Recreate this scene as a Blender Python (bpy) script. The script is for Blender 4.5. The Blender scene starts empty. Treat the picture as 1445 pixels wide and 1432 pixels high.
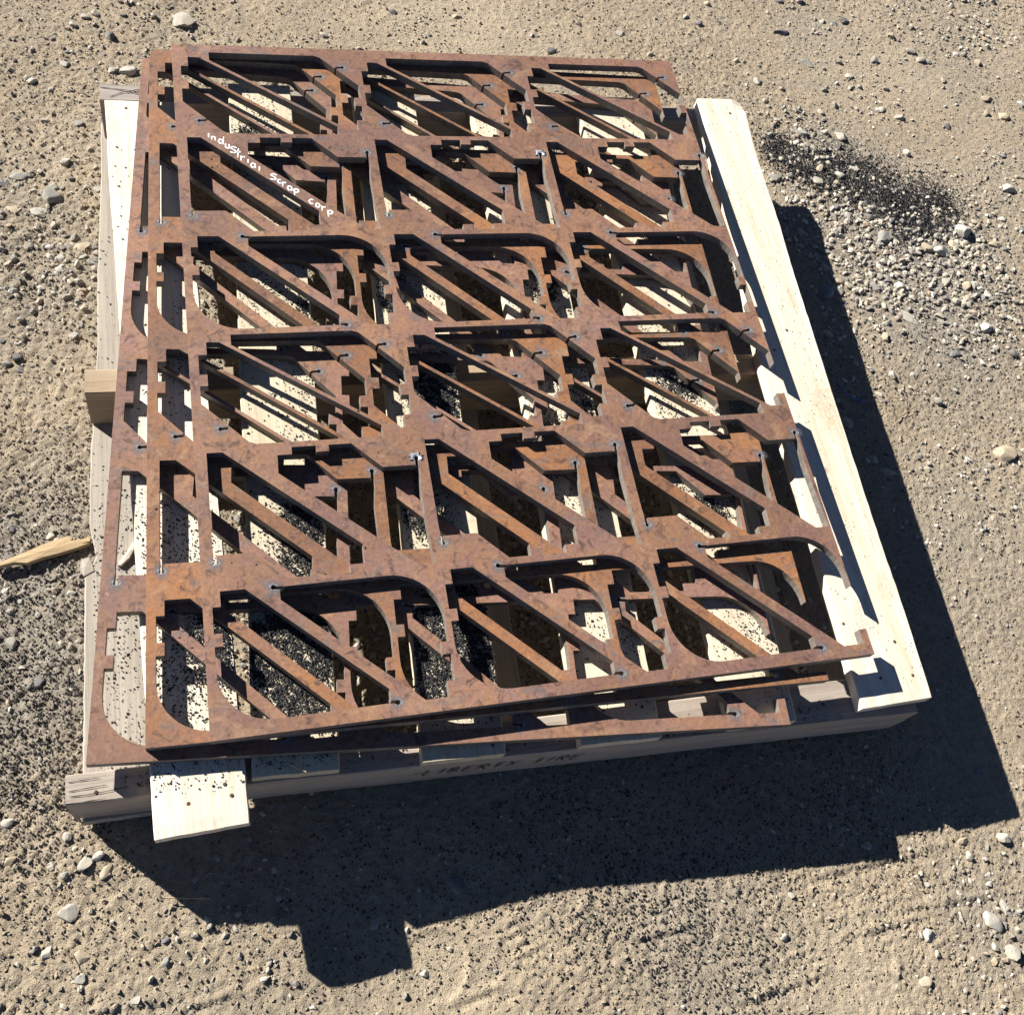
import bpy, math, random
import numpy as np
from mathutils import Vector, Matrix
from mathutils.geometry import delaunay_2d_cdt

random.seed(7)
RNG = np.random.default_rng(11)
SC = bpy.context.scene
COL = SC.collection

# ------------------------------------------------------------------ camera
CAM_LOC = np.array([-0.0037, -1.1503, 1.5698])
RIGHT = np.array([0.9605037, -0.1824883, 0.2100729])
DOWN = np.array([-0.0581465, -0.8698904, -0.4898057])
FWD = np.array([0.2721242, 0.4582452, -0.8461440])
FPX, CXP, CYP = 1544.32, 722.5, 600.0
cam_data = bpy.data.cameras.new("camera")
cam_data.sensor_fit = 'HORIZONTAL'
cam_data.sensor_width = 36.0
cam_data.lens = FPX / 1445.0 * 36.0
cam_data.shift_y = -116.0 / 1445.0
cam_data.clip_start = 0.02
cam_data.clip_end = 500.0
cam = bpy.data.objects.new("camera", cam_data)
COL.objects.link(cam)
M = Matrix(((RIGHT[0], -DOWN[0], -FWD[0], CAM_LOC[0]),
            (RIGHT[1], -DOWN[1], -FWD[1], CAM_LOC[1]),
            (RIGHT[2], -DOWN[2], -FWD[2], CAM_LOC[2]),
            (0, 0, 0, 1)))
cam.matrix_world = M
SC.camera = cam

# ------------------------------------------------------------------ sky, sun, exposure
SUN_DIR = Vector((-1.24, 1.17, 1.0)).normalized()      # towards the sun
elev = math.asin(SUN_DIR.z)
azim = math.atan2(SUN_DIR.x, SUN_DIR.y)
world = bpy.data.worlds.new("World")
SC.world = world
world.use_nodes = True
wn = world.node_tree.nodes
wl = world.node_tree.links
wn.clear()
sky = wn.new("ShaderNodeTexSky")
sky.sky_type = 'NISHITA'
sky.sun_disc = False
sky.sun_elevation = elev
sky.sun_rotation = azim
sky.altitude = 3000.0
sky.air_density = 0.5
sky.dust_density = 0.1
sky.ozone_density = 2.0
bg = wn.new("ShaderNodeBackground")
bg.inputs["Strength"].default_value = 0.05
wo = wn.new("ShaderNodeOutputWorld")
wl.new(sky.outputs[0], bg.inputs[0])
wl.new(bg.outputs[0], wo.inputs[0])
sd = bpy.data.lights.new("sun", 'SUN')
sd.energy = 5.0
sd.angle = math.radians(0.5)
sd.color = (1.0, 0.96, 0.89)
sun = bpy.data.objects.new("sun", sd)
sun.rotation_euler = (-SUN_DIR).to_track_quat('-Z', 'Y').to_euler()
sun.location = (-3, 3, 4)
COL.objects.link(sun)
SC.view_settings.view_transform = 'Standard'
SC.view_settings.look = 'None'
SC.view_settings.gamma = 1.0
SC.view_settings.use_curve_mapping = False
SC.view_settings.exposure = 1.38


def P(px, py, z):
    """photo pixel -> world point at height z"""
    r = RIGHT * ((px - CXP) / FPX) + DOWN * ((py - CYP) / FPX) + FWD
    return CAM_LOC + r * ((z - CAM_LOC[2]) / r[2])


# ------------------------------------------------------------------ helpers
def tag(o, label=None, cat=None, group=None, kind=None):
    if label: o['label'] = label
    if cat: o['category'] = cat
    if group: o['group'] = group
    if kind: o['kind'] = kind
    return o


def empty(name, loc, rz=0.0):
    o = bpy.data.objects.new(name, None)
    o.empty_display_size = 0.05
    COL.objects.link(o)
    o.location = loc
    o.rotation_euler = (0, 0, rz)
    return o


def link(name, me, mats, parent=None):
    if not isinstance(mats, (list, tuple)): mats = [mats]
    if len(me.materials) == 0:
        for m in mats: me.materials.append(m)
    o = bpy.data.objects.new(name, me)
    COL.objects.link(o)
    if parent is not None: o.parent = parent
    return o


def mesh_np(name, V, F, smooth=False):
    """V (n,3), F (m,k) arrays"""
    me = bpy.data.meshes.new(name)
    n, (m, k) = len(V), F.shape
    me.vertices.add(n)
    me.vertices.foreach_set("co", np.ascontiguousarray(V, dtype=np.float32).ravel())
    me.loops.add(m * k)
    me.loops.foreach_set("vertex_index", np.ascontiguousarray(F, dtype=np.int32).ravel())
    me.polygons.add(m)
    me.polygons.foreach_set("loop_start", np.arange(0, m * k, k, dtype=np.int32))
    me.polygons.foreach_set("loop_total", np.full(m, k, dtype=np.int32))
    me.polygons.foreach_set("use_smooth", np.full(m, bool(smooth)))
    me.update(calc_edges=True)
    return me


def smoothstep(a, b, x):
    t = np.clip((x - a) / (b - a), 0, 1)
    return t * t * (3 - 2 * t)


class Noise2:
    def __init__(self, seed):
        self.g = np.random.default_rng(seed).random((256, 256))

    def __call__(self, x, y):
        xi = np.floor(x).astype(int); yi = np.floor(y).astype(int)
        fx = x - xi; fy = y - yi
        fx = fx * fx * (3 - 2 * fx); fy = fy * fy * (3 - 2 * fy)
        g = self.g
        a = g[xi & 255, yi & 255]; b = g[(xi + 1) & 255, yi & 255]
        c = g[xi & 255, (yi + 1) & 255]; d = g[(xi + 1) & 255, (yi + 1) & 255]
        return (a * (1 - fx) + b * fx) * (1 - fy) + (c * (1 - fx) + d * fx) * fy


N1, N2, N3, N4, N5, N6 = (Noise2(s) for s in (1, 2, 3, 4, 5, 6))


# ------------------------------------------------------------------ material helpers
class MT:
    def __init__(self, name, rough=0.8, spec=0.3):
        m = bpy.data.materials.new(name)
        m.use_nodes = True
        self.m = m
        self.n = m.node_tree.nodes
        self.l = m.node_tree.links
        self.b = self.n["Principled BSDF"]
        self.b.inputs["Roughness"].default_value = rough
        self.b.inputs["Specular IOR Level"].default_value = spec
        self.tc = self.n.new("ShaderNodeTexCoord")
        self.src = self.tc.outputs["Object"]

    def world_pos(self):
        g = self.n.new("ShaderNodeNewGeometry")
        self.src = g.outputs["Position"]

    def mapped(self, scale, loc=(0, 0, 0)):
        mp = self.n.new("ShaderNodeMapping")
        mp.inputs["Scale"].default_value = scale
        mp.inputs["Location"].default_value = loc
        self.l.new(self.src, mp.inputs["Vector"])
        return mp.outputs[0]

    def noise(self, scale, detail=4, rough=0.55, vec=None, dist=0.0):
        t = self.n.new("ShaderNodeTexNoise")
        t.inputs["Scale"].default_value = scale
        t.inputs["Detail"].default_value = detail
        t.inputs["Roughness"].default_value = rough
        t.inputs["Distortion"].default_value = dist
        self.l.new(vec if vec is not None else self.src, t.inputs["Vector"])
        return t.outputs["Fac"]

    def ramp(self, fac, stops, interp='LINEAR'):
        r = self.n.new("ShaderNodeValToRGB")
        r.color_ramp.interpolation = interp
        e = r.color_ramp.elements
        while len(e) < len(stops): e.new(0.5)
        for el, (p, c) in zip(e, stops):
            el.position = p
            el.color = (c[0], c[1], c[2], 1) if not isinstance(c, float) else (c, c, c, 1)
        self.l.new(fac, r.inputs[0])
        return r.outputs[0]

    def mix(self, fac, a, b, mode='MIX'):
        x = self.n.new("ShaderNodeMix")
        x.data_type = 'RGBA'
        x.blend_type = mode
        for s, v in ((x.inputs[0], fac), (x.inputs[6], a), (x.inputs[7], b)):
            if isinstance(v, (int, float)): s.default_value = v
            elif isinstance(v, tuple): s.default_value = (v[0], v[1], v[2], 1)
            else: self.l.new(v, s)
        return x.outputs[2]

    def math(self, op, a, b=0.0):
        x = self.n.new("ShaderNodeMath")
        x.operation = op
        for s, v in ((x.inputs[0], a), (x.inputs[1], b)):
            if isinstance(v, (int, float)): s.default_value = v
            else: self.l.new(v, s)
        return x.outputs[0]

    def bump(self, h, strength=0.5, dist=0.002, prev=None):
        b = self.n.new("ShaderNodeBump")
        b.inputs["Strength"].default_value = strength
        b.inputs["Distance"].default_value = dist
        self.l.new(h, b.inputs["Height"])
        if prev is not None: self.l.new(prev, b.inputs["Normal"])
        return b.outputs[0]

    def color(self, c):
        if isinstance(c, tuple): self.b.inputs["Base Color"].default_value = (c[0], c[1], c[2], 1)
        else: self.l.new(c, self.b.inputs["Base Color"])

    def normal(self, s): self.l.new(s, self.b.inputs["Normal"])


def rust_material(name, pink, orange, dark, gray, off, orange_amt=0.5):
    t = MT(name, 0.62, 0.35)
    v = t.mapped((1, 1, 1), off)
    big = t.noise(5.5, 5, 0.6, v, 0.4)
    mid = t.noise(26, 7, 0.68, v, 0.9)
    fine = t.noise(170, 5, 0.7, v)
    base = t.mix(t.ramp(big, [(0.5 - 0.13, 0.0), (0.5 + 0.13, 1.0)]), pink, tuple(0.5 * a + 0.5 * b for a, b in zip(pink, orange)))
    base = t.mix(t.ramp(t.math('ADD', t.math('MULTIPLY', mid, 0.6), t.math('MULTIPLY', big, 0.4)), [(0.5 - orange_amt * 0.08, 0.0), (0.62 - orange_amt * 0.08, 1.0)]), base, orange)
    spots = t.noise(48, 6, 0.72, t.mapped((1, 1, 1), (off[0] + 3, off[1], 7)), 1.2)
    base = t.mix(t.ramp(spots, [(0.52, 0.0), (0.64, 0.9)]), base, dark)
    wide = t.noise(2.6, 3, 0.5, t.mapped((1, 1, 1), (off[0] + 11, off[1], 5)))
    base = t.mix(t.ramp(wide, [(0.40, 0.42), (0.60, 0.0)]), base, dark)
    st = t.noise(9, 4, 0.6, t.mapped((1.0, 2.6, 1), (off[0], off[1] + 5, 2)), 1.5)
    base = t.mix(t.ramp(st, [(0.58, 0.0), (0.68, 0.62)]), base, gray)
    lightp = t.noise(90, 3, 0.6, t.mapped((1, 1, 1), (off[0], 9, 4)))
    base = t.mix(t.ramp(lightp, [(0.64, 0.0), (0.72, 0.45)]), base, tuple(min(1, c * 1.8) for c in pink))
    tan = t.noise(17, 6, 0.7, t.mapped((1, 1, 1), (off[0] + 21, off[1] + 8, 3)), 1.0)
    base = t.mix(t.ramp(tan, [(0.54, 0.0), (0.66, 0.6)]), base, (0.33, 0.195, 0.115))
    base = t.mix(t.ramp(fine, [(0.3, 0.65), (0.62, 1.0)]), (0, 0, 0), base, 'MIX')
    scr = t.noise(14, 3, 0.5, t.mapped((14, 0.7, 1), (off[0] + 1, 3, 0)), 0.2)
    base = t.mix(t.ramp(scr, [(0.70, 0.0), (0.73, 0.35)]), base, dark)
    speck = t.noise(330, 2, 0.5, t.mapped((1, 1, 1), (1, 2, off[0])))
    base = t.mix(t.ramp(speck, [(0.70, 0.0), (0.74, 0.7)]), base, (0.02, 0.015, 0.012))
    t.color(base)
    t.l.new(t.ramp(mid, [(0.35, 0.5), (0.7, 0.78)]), t.b.inputs["Roughness"])
    t.normal(t.bump(t.math('ADD', fine, t.math('MULTIPLY', spots, 1.5)), 0.35, 0.0006))
    return t.m


M_RUST1 = rust_material("rust_top", (0.235, 0.132, 0.108), (0.290, 0.150, 0.080), (0.080, 0.044, 0.034), (0.130, 0.115, 0.108), (0, 0, 0), 0.5)
M_RUST2 = rust_material("rust_middle", (0.235, 0.122, 0.078), (0.300, 0.135, 0.055), (0.080, 0.045, 0.035), (0.140, 0.118, 0.105), (4, 2, 0), 0.8)
M_RUST3 = rust_material("rust_bottom", (0.255, 0.142, 0.114), (0.290, 0.150, 0.086), (0.085, 0.048, 0.038), (0.140, 0.118, 0.110), (8, 5, 0), 0.4)


def cut_material():
    t = MT("flame_cut_edge", 0.6, 0.35)
    ribs = t.noise(300, 3, 0.6, t.mapped((1, 1, 0.12)))
    blot = t.noise(30, 4, 0.6)
    c = t.ramp(blot, [(0.35, (0.13, 0.105, 0.085)), (0.55, (0.20, 0.18, 0.155)), (0.72, (0.17, 0.095, 0.06))])
    t.color(t.mix(t.ramp(ribs, [(0.35, 0.0), (0.65, 0.45)]), c, (0.07, 0.06, 0.055)))
    t.normal(t.bump(ribs, 0.4, 0.0006))
    return t.m


M_CUT = cut_material()
_w = MT('bright_rim', 0.5, 0.4); _w.color(_w.ramp(_w.noise(40, 4, 0.6), [(0.35, (0.20, 0.13, 0.10)), (0.6, (0.42, 0.34, 0.29))])); M_RIM = _w.m  # paler colour paints the thin bright line along the top rims


def wood_material(name, light, dark, grain_axis='y', off=(0, 0, 0), stain=0.3, knot=None):
    t = MT(name, 0.78, 0.25)
    if grain_axis == 'y': sc, sc2 = (1, 0.035, 0.6), (1, 0.12, 1)
    else: sc, sc2 = (0.035, 1, 1), (0.12, 1, 1)
    g1 = t.noise(190, 5, 0.65, t.mapped(sc, off), 0.6)
    g2 = t.noise(38, 4, 0.6, t.mapped(sc, (off[0] + 5, off[1], off[2])), 1.0)
    saw = t.noise(140, 2, 0.5, t.mapped((0.25, 1, 1) if grain_axis == 'y' else (1, 0.25, 1), off))
    st = t.noise(13, 5, 0.62, t.mapped(sc2, (off[0], off[1] + 3, off[2])), 0.5)
    c = t.mix(t.ramp(g2, [(0.36, 0.0), (0.66, 1.0)]), light, tuple(0.55 * a + 0.45 * b for a, b in zip(light, dark)))
    c = t.mix(t.ramp(g1, [(0.48, 0.0), (0.68, 0.7)]), c, dark)
    c = t.mix(t.ramp(st, [(0.52, 0.0), (0.74, stain)]), c, tuple(x * 0.6 for x in dark))
    if knot:
        for kx, ky, kr in knot:
            d = t.n.new("ShaderNodeVectorMath"); d.operation = 'DISTANCE'
            mp = t.mapped((1 / kr, 0.5 / kr, 0), (-kx / kr, -0.5 * ky / kr, 0))
            wob = t.n.new("ShaderNodeVectorMath"); wob.operation = 'ADD'
            nz = t.n.new("ShaderNodeTexNoise"); nz.inputs["Scale"].default_value = 60
            t.l.new(t.src, nz.inputs["Vector"])
            sc_ = t.n.new("ShaderNodeVectorMath"); sc_.operation = 'SCALE'; sc_.inputs[3].default_value = 0.9
            t.l.new(nz.outputs["Color"], sc_.inputs[0])
            t.l.new(mp, wob.inputs[0]); t.l.new(sc_.outputs[0], wob.inputs[1])
            t.l.new(wob.outputs[0], d.inputs[0]); d.inputs[1].default_value = (0.45, 0.45, 0.45)
            rings = t.math('SINE', t.math('ADD', t.math('MULTIPLY', d.outputs["Value"], 26.0), t.math('MULTIPLY', g2, 9.0)))
            m_ = t.math('MULTIPLY', t.ramp(d.outputs["Value"], [(0.5, 0.75), (1.0, 0.0)]), t.ramp(rings, [(0.0, 0.35), (0.9, 1.0)]))
            c = t.mix(t.math('MULTIPLY', m_, 0.6), c, (0.36, 0.26, 0.15))
    dirt = t.noise(75, 6, 0.75, t.mapped((1, 0.6, 1), (off[0] + 2, 4, 0)))
    c = t.mix(t.ramp(dirt, [(0.56, 0.0), (0.72, 0.5)]), c, (0.30, 0.24, 0.16))
    t.color(c)
    n = t.bump(g1, 0.45, 0.0012)
    n = t.bump(saw, 0.3, 0.0009, n)
    t.normal(n)
    return t.m


# ------------------------------------------------------------------ ground
GX0, GX1, GY0, GY1 = -0.6, 2.35, -1.6, 1.05
BOTTOM_BOARDS = [((-0.150, 0.34), (-0.178, -0.853), 0.125), ((0.40, 0.335), (0.37, -0.842), 0.10), ((0.875, 0.325), (0.812, -0.86), 0.10)]


def px2w(px, py):
    p = P(px, py, 0.0)
    return p[0], p[1]


def blob(x, y, px, py, r):
    cx, cy = px2w(px, py)
    return np.exp(-((x - cx) ** 2 + (y - cy) ** 2) / (r * r))


def seg(x, y, a, b, r):
    ax, ay = px2w(*a); bx, by = px2w(*b)
    dx, dy = bx - ax, by - ay
    t = np.clip(((x - ax) * dx + (y - ay) * dy) / (dx * dx + dy * dy), 0, 1)
    d2 = (x - ax - t * dx) ** 2 + (y - ay - t * dy) ** 2
    return np.exp(-d2 / (r * r))


def granular(x, y):
    """1 where the sand is clumpy and broken, 0 where it is packed smooth"""
    n = N5(x * 5.1 + 9, y * 5.1 + 3)
    m = 0.35 + 0.5 * n
    m = m + 0.55 * smoothstep(-0.05, -0.2, x) * smoothstep(0.35, -0.2, y)
    m = m - 0.5 * blob(x, y, 640, 90, 0.30) - 0.45 * blob(x, y, 1250, 100, 0.35)
    m = m + 0.5 * blob(x, y, 850, 1360, 0.12) + 0.3 * blob(x, y, 1150, 1280, 0.15)
    m = m - 0.7 * blob(x, y, 620, 1370, 0.07) - 0.5 * blob(x, y, 1180, 1380, 0.10)
    return np.clip(m, 0.05, 1.1)


def ground_h(x, y):
    w = 0.006 * N1(x * 3.1 + 7, y * 3.1 + 5) + 0.004 * N2(x * 9 + 3, y * 9 + 8)
    gr = granular(x, y)
    xx = x + 0.005 * N6(x * 75, y * 75); yy = y + 0.005 * N5(x * 75, y * 75)
    ca, sa = 0.83, 0.56
    a = N3((xx * ca - yy * sa) * 130 + 3, (xx * sa + yy * ca) * 130 + 1); b = N4(x * 285 + 3, y * 285 + 11); c = N2((xx * sa - yy * ca) * 62, (xx * ca + yy * sa) * 62)
    h = 0.0036 * np.clip(a - 0.45, 0, 1) + 0.0032 * b + 0.0016 * np.clip(c - 0.55, 0, 1)
    h = h * (0.40 + 0.95 * gr)
    # boot print with its tread, scuffs and tyre marks in front of the pallet
    for q in ((715, 1300), (722, 1312), (734, 1325), (742, 1338)):
        h = h - 0.0022 * seg(x, y, (q[0] - 14 + (q[0] - 715) * .3, q[1] + 16), (q[0] + 32, q[1] - 2), 0.0030)
    cx, cy = px2w(615, 1362)
    rr = np.hypot(x - cx, (y - cy) * 1.0)
    an = np.arctan2(y - cy, x - cx)
    h = np.where(rr < 0.042, h * 0.45 - 0.0015, h) + 0.0022 * np.exp(-((rr - 0.046) / 0.004) ** 2) * np.clip(np.cos(an - 0.2) + 0.3, 0, 1)
    for a_, b_ in (((1150, 1245), (1330, 1200)), ((1190, 1330), (1300, 1300)), ((1050, 1420), (1160, 1380)), ((1270, 1290), (1400, 1270)),
                   ((1262, 1375), (1300, 1405)), ((1262, 1375), (1262, 1405)), ((700, 1400), (640, 1425)), ((900, 1330), (980, 1310)),
                   ((1140, 1310), (1135, 1350)), ((1315, 1290), (1340, 1300)), ((1350, 1350), (1360, 1400)), ((60, 330), (20, 350)), ((330, 1410), (260, 1430)), ((230, 1420), (140, 1432))):
        mz = N1(x * 55, y * 55)
        h = h - 0.0024 * seg(x, y, a_, b_, 0.0038) * mz * 1.5 + 0.0022 * seg(x, y, (a_[0] + 3, a_[1] - 11), (b_[0] + 3, b_[1] - 11), 0.0060) * (1.3 - mz)
    # soil heaped a little against the bottom boards
    for (x0, y0), (x1, y1), wd in BOTTOM_BOARDS:
        dx, dy = x1 - x0, y1 - y0
        t = np.clip(((x - x0) * dx + (y - y0) * dy) / (dx * dx + dy * dy), 0, 1)
        d = np.hypot(x - x0 - t * dx, y - y0 - t * dy)
        h = h + 0.005 * smoothstep(wd * 0.75, wd * 0.3, d)
        h = np.where(d < wd * 0.46, np.minimum(h, 0.0105), h)
    h = h - 0.016 * blob(x, y, 470, 1400, 0.22)
    return w + h - 0.006


nx, ny = 840, 750
gx = np.linspace(GX0, GX1, nx); gy = np.linspace(GY0, GY1, ny)
XX, YY = np.meshgrid(gx, gy)
HH = ground_h(XX, YY)
edge = np.minimum(np.minimum(XX - GX0, GX1 - XX), np.minimum(YY - GY0, GY1 - YY))
HH = HH * smoothstep(0, 0.12, edge)
V = np.stack([XX.ravel(), YY.ravel(), HH.ravel()], 1)
idx = np.arange(nx * ny).reshape(ny, nx)
F = np.stack([idx[:-1, :-1].ravel(), idx[:-1, 1:].ravel(), idx[1:, 1:].ravel(), idx[1:, :-1].ravel()], 1)
# outer sheet joined on: the same ground running on to the horizon
R = 150.0
oc = np.array([[GX0, GY0, 0], [GX1, GY0, 0], [GX1, GY1, 0], [GX0, GY1, 0], [-R, -R, 0], [R, -R, 0], [R, R, 0], [-R, R, 0]], float)
nb = len(V)
V = np.concatenate([V, oc])
F = np.concatenate([F, np.array([[nb + 4, nb + 5, nb + 1, nb], [nb + 5, nb + 6, nb + 2, nb + 1], [nb + 6, nb + 7, nb + 3, nb + 2], [nb + 7, nb + 4, nb, nb + 3]])])
me = mesh_np("ground", V, F, True)

t = MT("packed_sand", 0.95, 0.15)
t.world_pos()
big = t.noise(3.0, 5, 0.6)
mid = t.noise(22, 6, 0.65, None, 0.5)
fin = t.noise(230, 4, 0.7)
fin2 = t.noise(620, 3, 0.6)
c = t.ramp(big, [(0.36, (0.335, 0.262, 0.176)), (0.52, (0.375, 0.300, 0.208)), (0.66, (0.315, 0.262, 0.190))])
c = t.mix(t.ramp(mid, [(0.42, 0.0), (0.66, 0.55)]), c, (0.26, 0.225, 0.175))
c = t.mix(t.ramp(fin, [(0.50, 0.0), (0.64, 0.55)]), c, (0.215, 0.19, 0.155))
c = t.mix(t.ramp(fin2, [(0.58, 0.0), (0.68, 0.5)]), c, (0.46, 0.40, 0.31))
def soil_patch(c_, px, py, r, amt, col):
    q = P(px, py, 0.0)
    v_ = t.n.new("ShaderNodeVectorMath"); v_.operation = 'DISTANCE'
    t.l.new(t.src, v_.inputs[0]); v_.inputs[1].default_value = (q[0], q[1], 0)
    f = t.math('ADD', t.math('DIVIDE', v_.outputs["Value"], r), t.math('MULTIPLY', t.math('SUBTRACT', mid, 0.5), 1.6))
    return t.mix(t.ramp(f, [(0.25, amt), (1.0, 0.0)]), c_, col)


GREYS = (0.235, 0.215, 0.185)
for q_ in ((1280, 340, 0.30, .75), (1180, 230, 0.16, .7), (1330, 480, 0.25, .5), (30, 960, 0.24, .65), (60, 760, 0.18, .5), (40, 420, 0.16, .35), (1150, 40, 0.14, .4), (1330, 90, 0.2, .25), (1000, 1330, 0.2, .35), (1400, 1310, 0.1, .4), (1340, 800, .3, .3)):
    c = soil_patch(c, q_[0], q_[1], q_[2], q_[3], GREYS)
for q_ in ((640, 30, 0.3, .5), (1250, 100, 0.22, .4), (150, 1350, 0.25, .4), (620, 1380, .16, .5), (1200, 1370, 0.2, .5)):
    c = soil_patch(c, q_[0], q_[1], q_[2], q_[3], (0.43, 0.355, 0.25))
c = t.mix(t.ramp(t.noise(95, 5, 0.75), [(0.40, 0.45), (0.52, 0.0)]), c, (0.17, 0.15, 0.125))
c = t.mix(t.ramp(t.noise(420, 3, 0.6), [(0.63, 0.0), (0.69, 0.75)]), c, (0.055, 0.052, 0.050))
t.color(c)
nn = t.bump(fin, 1.0, 0.0034)
t.normal(t.bump(fin2, 0.8, 0.0016, nn))
M_SAND = t.m
ground = link("ground", me, M_SAND)
tag(ground, "packed tan sand with clumps, scuffs and a boot print running under and around the pallet", kind='structure')


def gz(x, y):
    return float(ground_h(np.array([x]), np.array([y]))[0])


# ------------------------------------------------------------------ steel sheets
PX, PY = 0.3048, 0.5793        # column and row-group pitch of the nested cut-outs
TH = 0.0143


def rot180(poly, sx, sy): return [(sx - x, sy - y) for x, y in poly]


def arc(cx, cy, r, a0, a1, n):
    return [(cx + r * math.cos(math.radians(a0 + (a1 - a0) * i / n)), cy + r * math.sin(math.radians(a0 + (a1 - a0) * i / n))) for i in range(n + 1)]


A2 = [(9, -236), (27, -236.5), (246, -390), (246, -408), (68, -408), (58, -404), (-3, -339), (-3, -310), (8, -310), (8, -291), (-3, -291), (-3, -257.5), (9, -257.5)]
A1 = rot180(A2, 290, -632)
B1 = [(95, -428), (115, -428), (115, -416.5), (149, -416.5), (149, -426.5), (167, -426.5), (167, -416.5), (199, -416.5), (239, -457.5), (290, -457.5), (291, -471), (288, -500), (289, -560), (291, -610), (270, -610), (94, -456)]
B2 = [p for p in rot180(B1, 291, -1028) if not (1.5 < p[0] < 4 and -560 < p[1] < -460)]
C1 = [(81.5, -622)] + arc(225, -689, 68, 90, 0, 12) + [(293, -720.5), (282.5, -720.5), (282.5, -737.5), (293, -737.5), (293, -773), (282.5, -773), (282.5, -794), (251, -794), (81.5, -640)]
C2 = rot180(C1, 288.5, -1414.5)


def circ(x, y, r, n=9): return [(x + r * math.cos(2 * math.pi * i / n), y + r * math.sin(2 * math.pi * i / n)) for i in range(n)]


def kerf(pts, w):
    """thick polyline as a polygon"""
    L, Rr = [], []
    for i, (x, y) in enumerate(pts):
        a = pts[max(0, i - 1)]; b = pts[min(len(pts) - 1, i + 1)]
        dx, dy = b[0] - a[0], b[1] - a[1]; l = math.hypot(dx, dy)
        nx_, ny_ = -dy / l * w / 2, dx / l * w / 2
        L.append((x + nx_, y + ny_)); Rr.append((x - nx_, y - ny_))
    return L + Rr[::-1]


T_path = [(255, -262), (256, -255), (259, -251.5), (264, -251), (269, -250.5)]
Q_path = [(288.5, -460), (288.8, -452), (288.6, -447)]
R_path = [(85, -623.5), (78, -623.3), (73.5, -622)]
PIERCE = []
HOLES = []
for v in (0, 1):
    for u in range(3):
        ox, oy = u * PX * 1000, (1 - v) * PY * 1000
        hs = [A1, A2, B1, B2, C1, C2]
        for path, sx, sy, rr in ((T_path, 290, -632, 3.0), (Q_path, 291, -1028, 3.3), (R_path, 288.5, -1414.5, 3.6)):
            for pth in (path, rot180(path, sx, sy)):
                hs.append(kerf(pth, 4.2)); hs.append(circ(pth[-1][0], pth[-1][1], rr))
                PIERCE.append(((pth[-1][0] + ox) / 1000, (pth[-1][1] + oy) / 1000, tuple(pth)))
        HOLES += [[((x + ox) / 1000, (y + oy) / 1000) for x, y in h] for h in hs]


def in_poly(px, py, poly):
    c = np.zeros(len(px), bool)
    n = len(poly)
    for i in range(n):
        x0, y0 = poly[i]; x1, y1 = poly[(i + 1) % n]
        if y0 == y1: continue
        k = ((y0 > py) != (y1 > py)) & (px < (x1 - x0) * (py - y0) / (y1 - y0) + x0)
        c ^= k
    return c


def sheet_mesh(name, outline, extra):
    verts, edges = [], []
    for poly in [outline] + HOLES + extra:
        b = len(verts)
        verts += [Vector(p) for p in poly]
        edges += [(b + i, b + (i + 1) % len(poly)) for i in range(len(poly))]
    ov, oe, of, _, _, _ = delaunay_2d_cdt(verts, edges, [], 0, 1e-6)
    ov = np.array([(p.x, p.y) for p in ov]); tri = np.array(of)
    cen = ov[tri].mean(1)
    keep = in_poly(cen[:, 0], cen[:, 1], outline)
    for h in HOLES + extra:
        xs = [p[0] for p in h]; ys = [p[1] for p in h]
        s = np.where((cen[:, 0] > min(xs)) & (cen[:, 0] < max(xs)) & (cen[:, 1] > min(ys)) & (cen[:, 1] < max(ys)) & keep)[0]
        if len(s): keep[s[in_poly(cen[s, 0], cen[s, 1], h)]] = False
    tri = tri[keep]
    # drop islands not joined to the main piece
    parent = {}
    def find(a):
        while parent.setdefault(a, a) != a:
            parent[a] = parent[parent[a]]; a = parent[a]
        return a
    for f in tri:
        a, b, c_ = (find(int(q)) for q in f); parent[a] = b; parent[find(b)] = find(c_)
    roots = np.array([find(int(f[0])) for f in tri])
    val, cnt = np.unique(roots, return_counts=True)
    tri = tri[roots == val[cnt.argmax()]]
    used = np.unique(tri); remap = -np.ones(len(ov), int); remap[used] = np.arange(len(used))
    ov = ov[used]; tri = remap[tri]
    n = len(ov)
    ec = {}
    for f in tri:
        for i in range(3):
            a, b = int(f[i]), int(f[(i + 1) % 3])
            if (b, a) in ec: del ec[(b, a)]
            else: ec[(a, b)] = 1
    import bmesh
    bm = bmesh.new()
    top = [bm.verts.new((x, y, 0)) for x, y in ov]
    bot = [bm.verts.new((x, y, -TH)) for x, y in ov]
    for f in tri:
        bm.faces.new([top[i] for i in f]); bm.faces.new([bot[i] for i in f[::-1]])
    for a, b in ec:
        fc = bm.faces.new([top[b], top[a], bot[a], bot[b]])
        fc.material_index = 1
    bm.normal_update()
    flat = [e for e in bm.edges if len(e.link_faces) == 2 and e.calc_face_angle(0) < 0.01]
    bmesh.ops.dissolve_edges(bm, edges=flat, use_verts=False, use_face_split=True) if False else None
    rim = [e for e in bm.edges if len(e.link_faces) == 2 and e.link_faces[0].material_index != e.link_faces[1].material_index and e.verts[0].co.z > -0.001]
    bmesh.ops.bevel(bm, geom=rim, offset=0.0005, segments=1, affect='EDGES', material=2, clamp_overlap=True)
    me_ = bpy.data.meshes.new(name)
    bm.to_mesh(me_); bm.free()
    return me_


XL, XR, YT, YB = -0.0165, 0.9043, 0.3735, -0.8108
OUT1 = [(XL, YB), (XR, YB), (XR, YT), (XL, YT)]
OUT2 = [(XL, YB + 0.004), (XR, YB + 0.004), (XR, YT), (XL + 0.012, YT), (XL + 0.003, YT - 0.005), (XL, YT - 0.02)]


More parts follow.
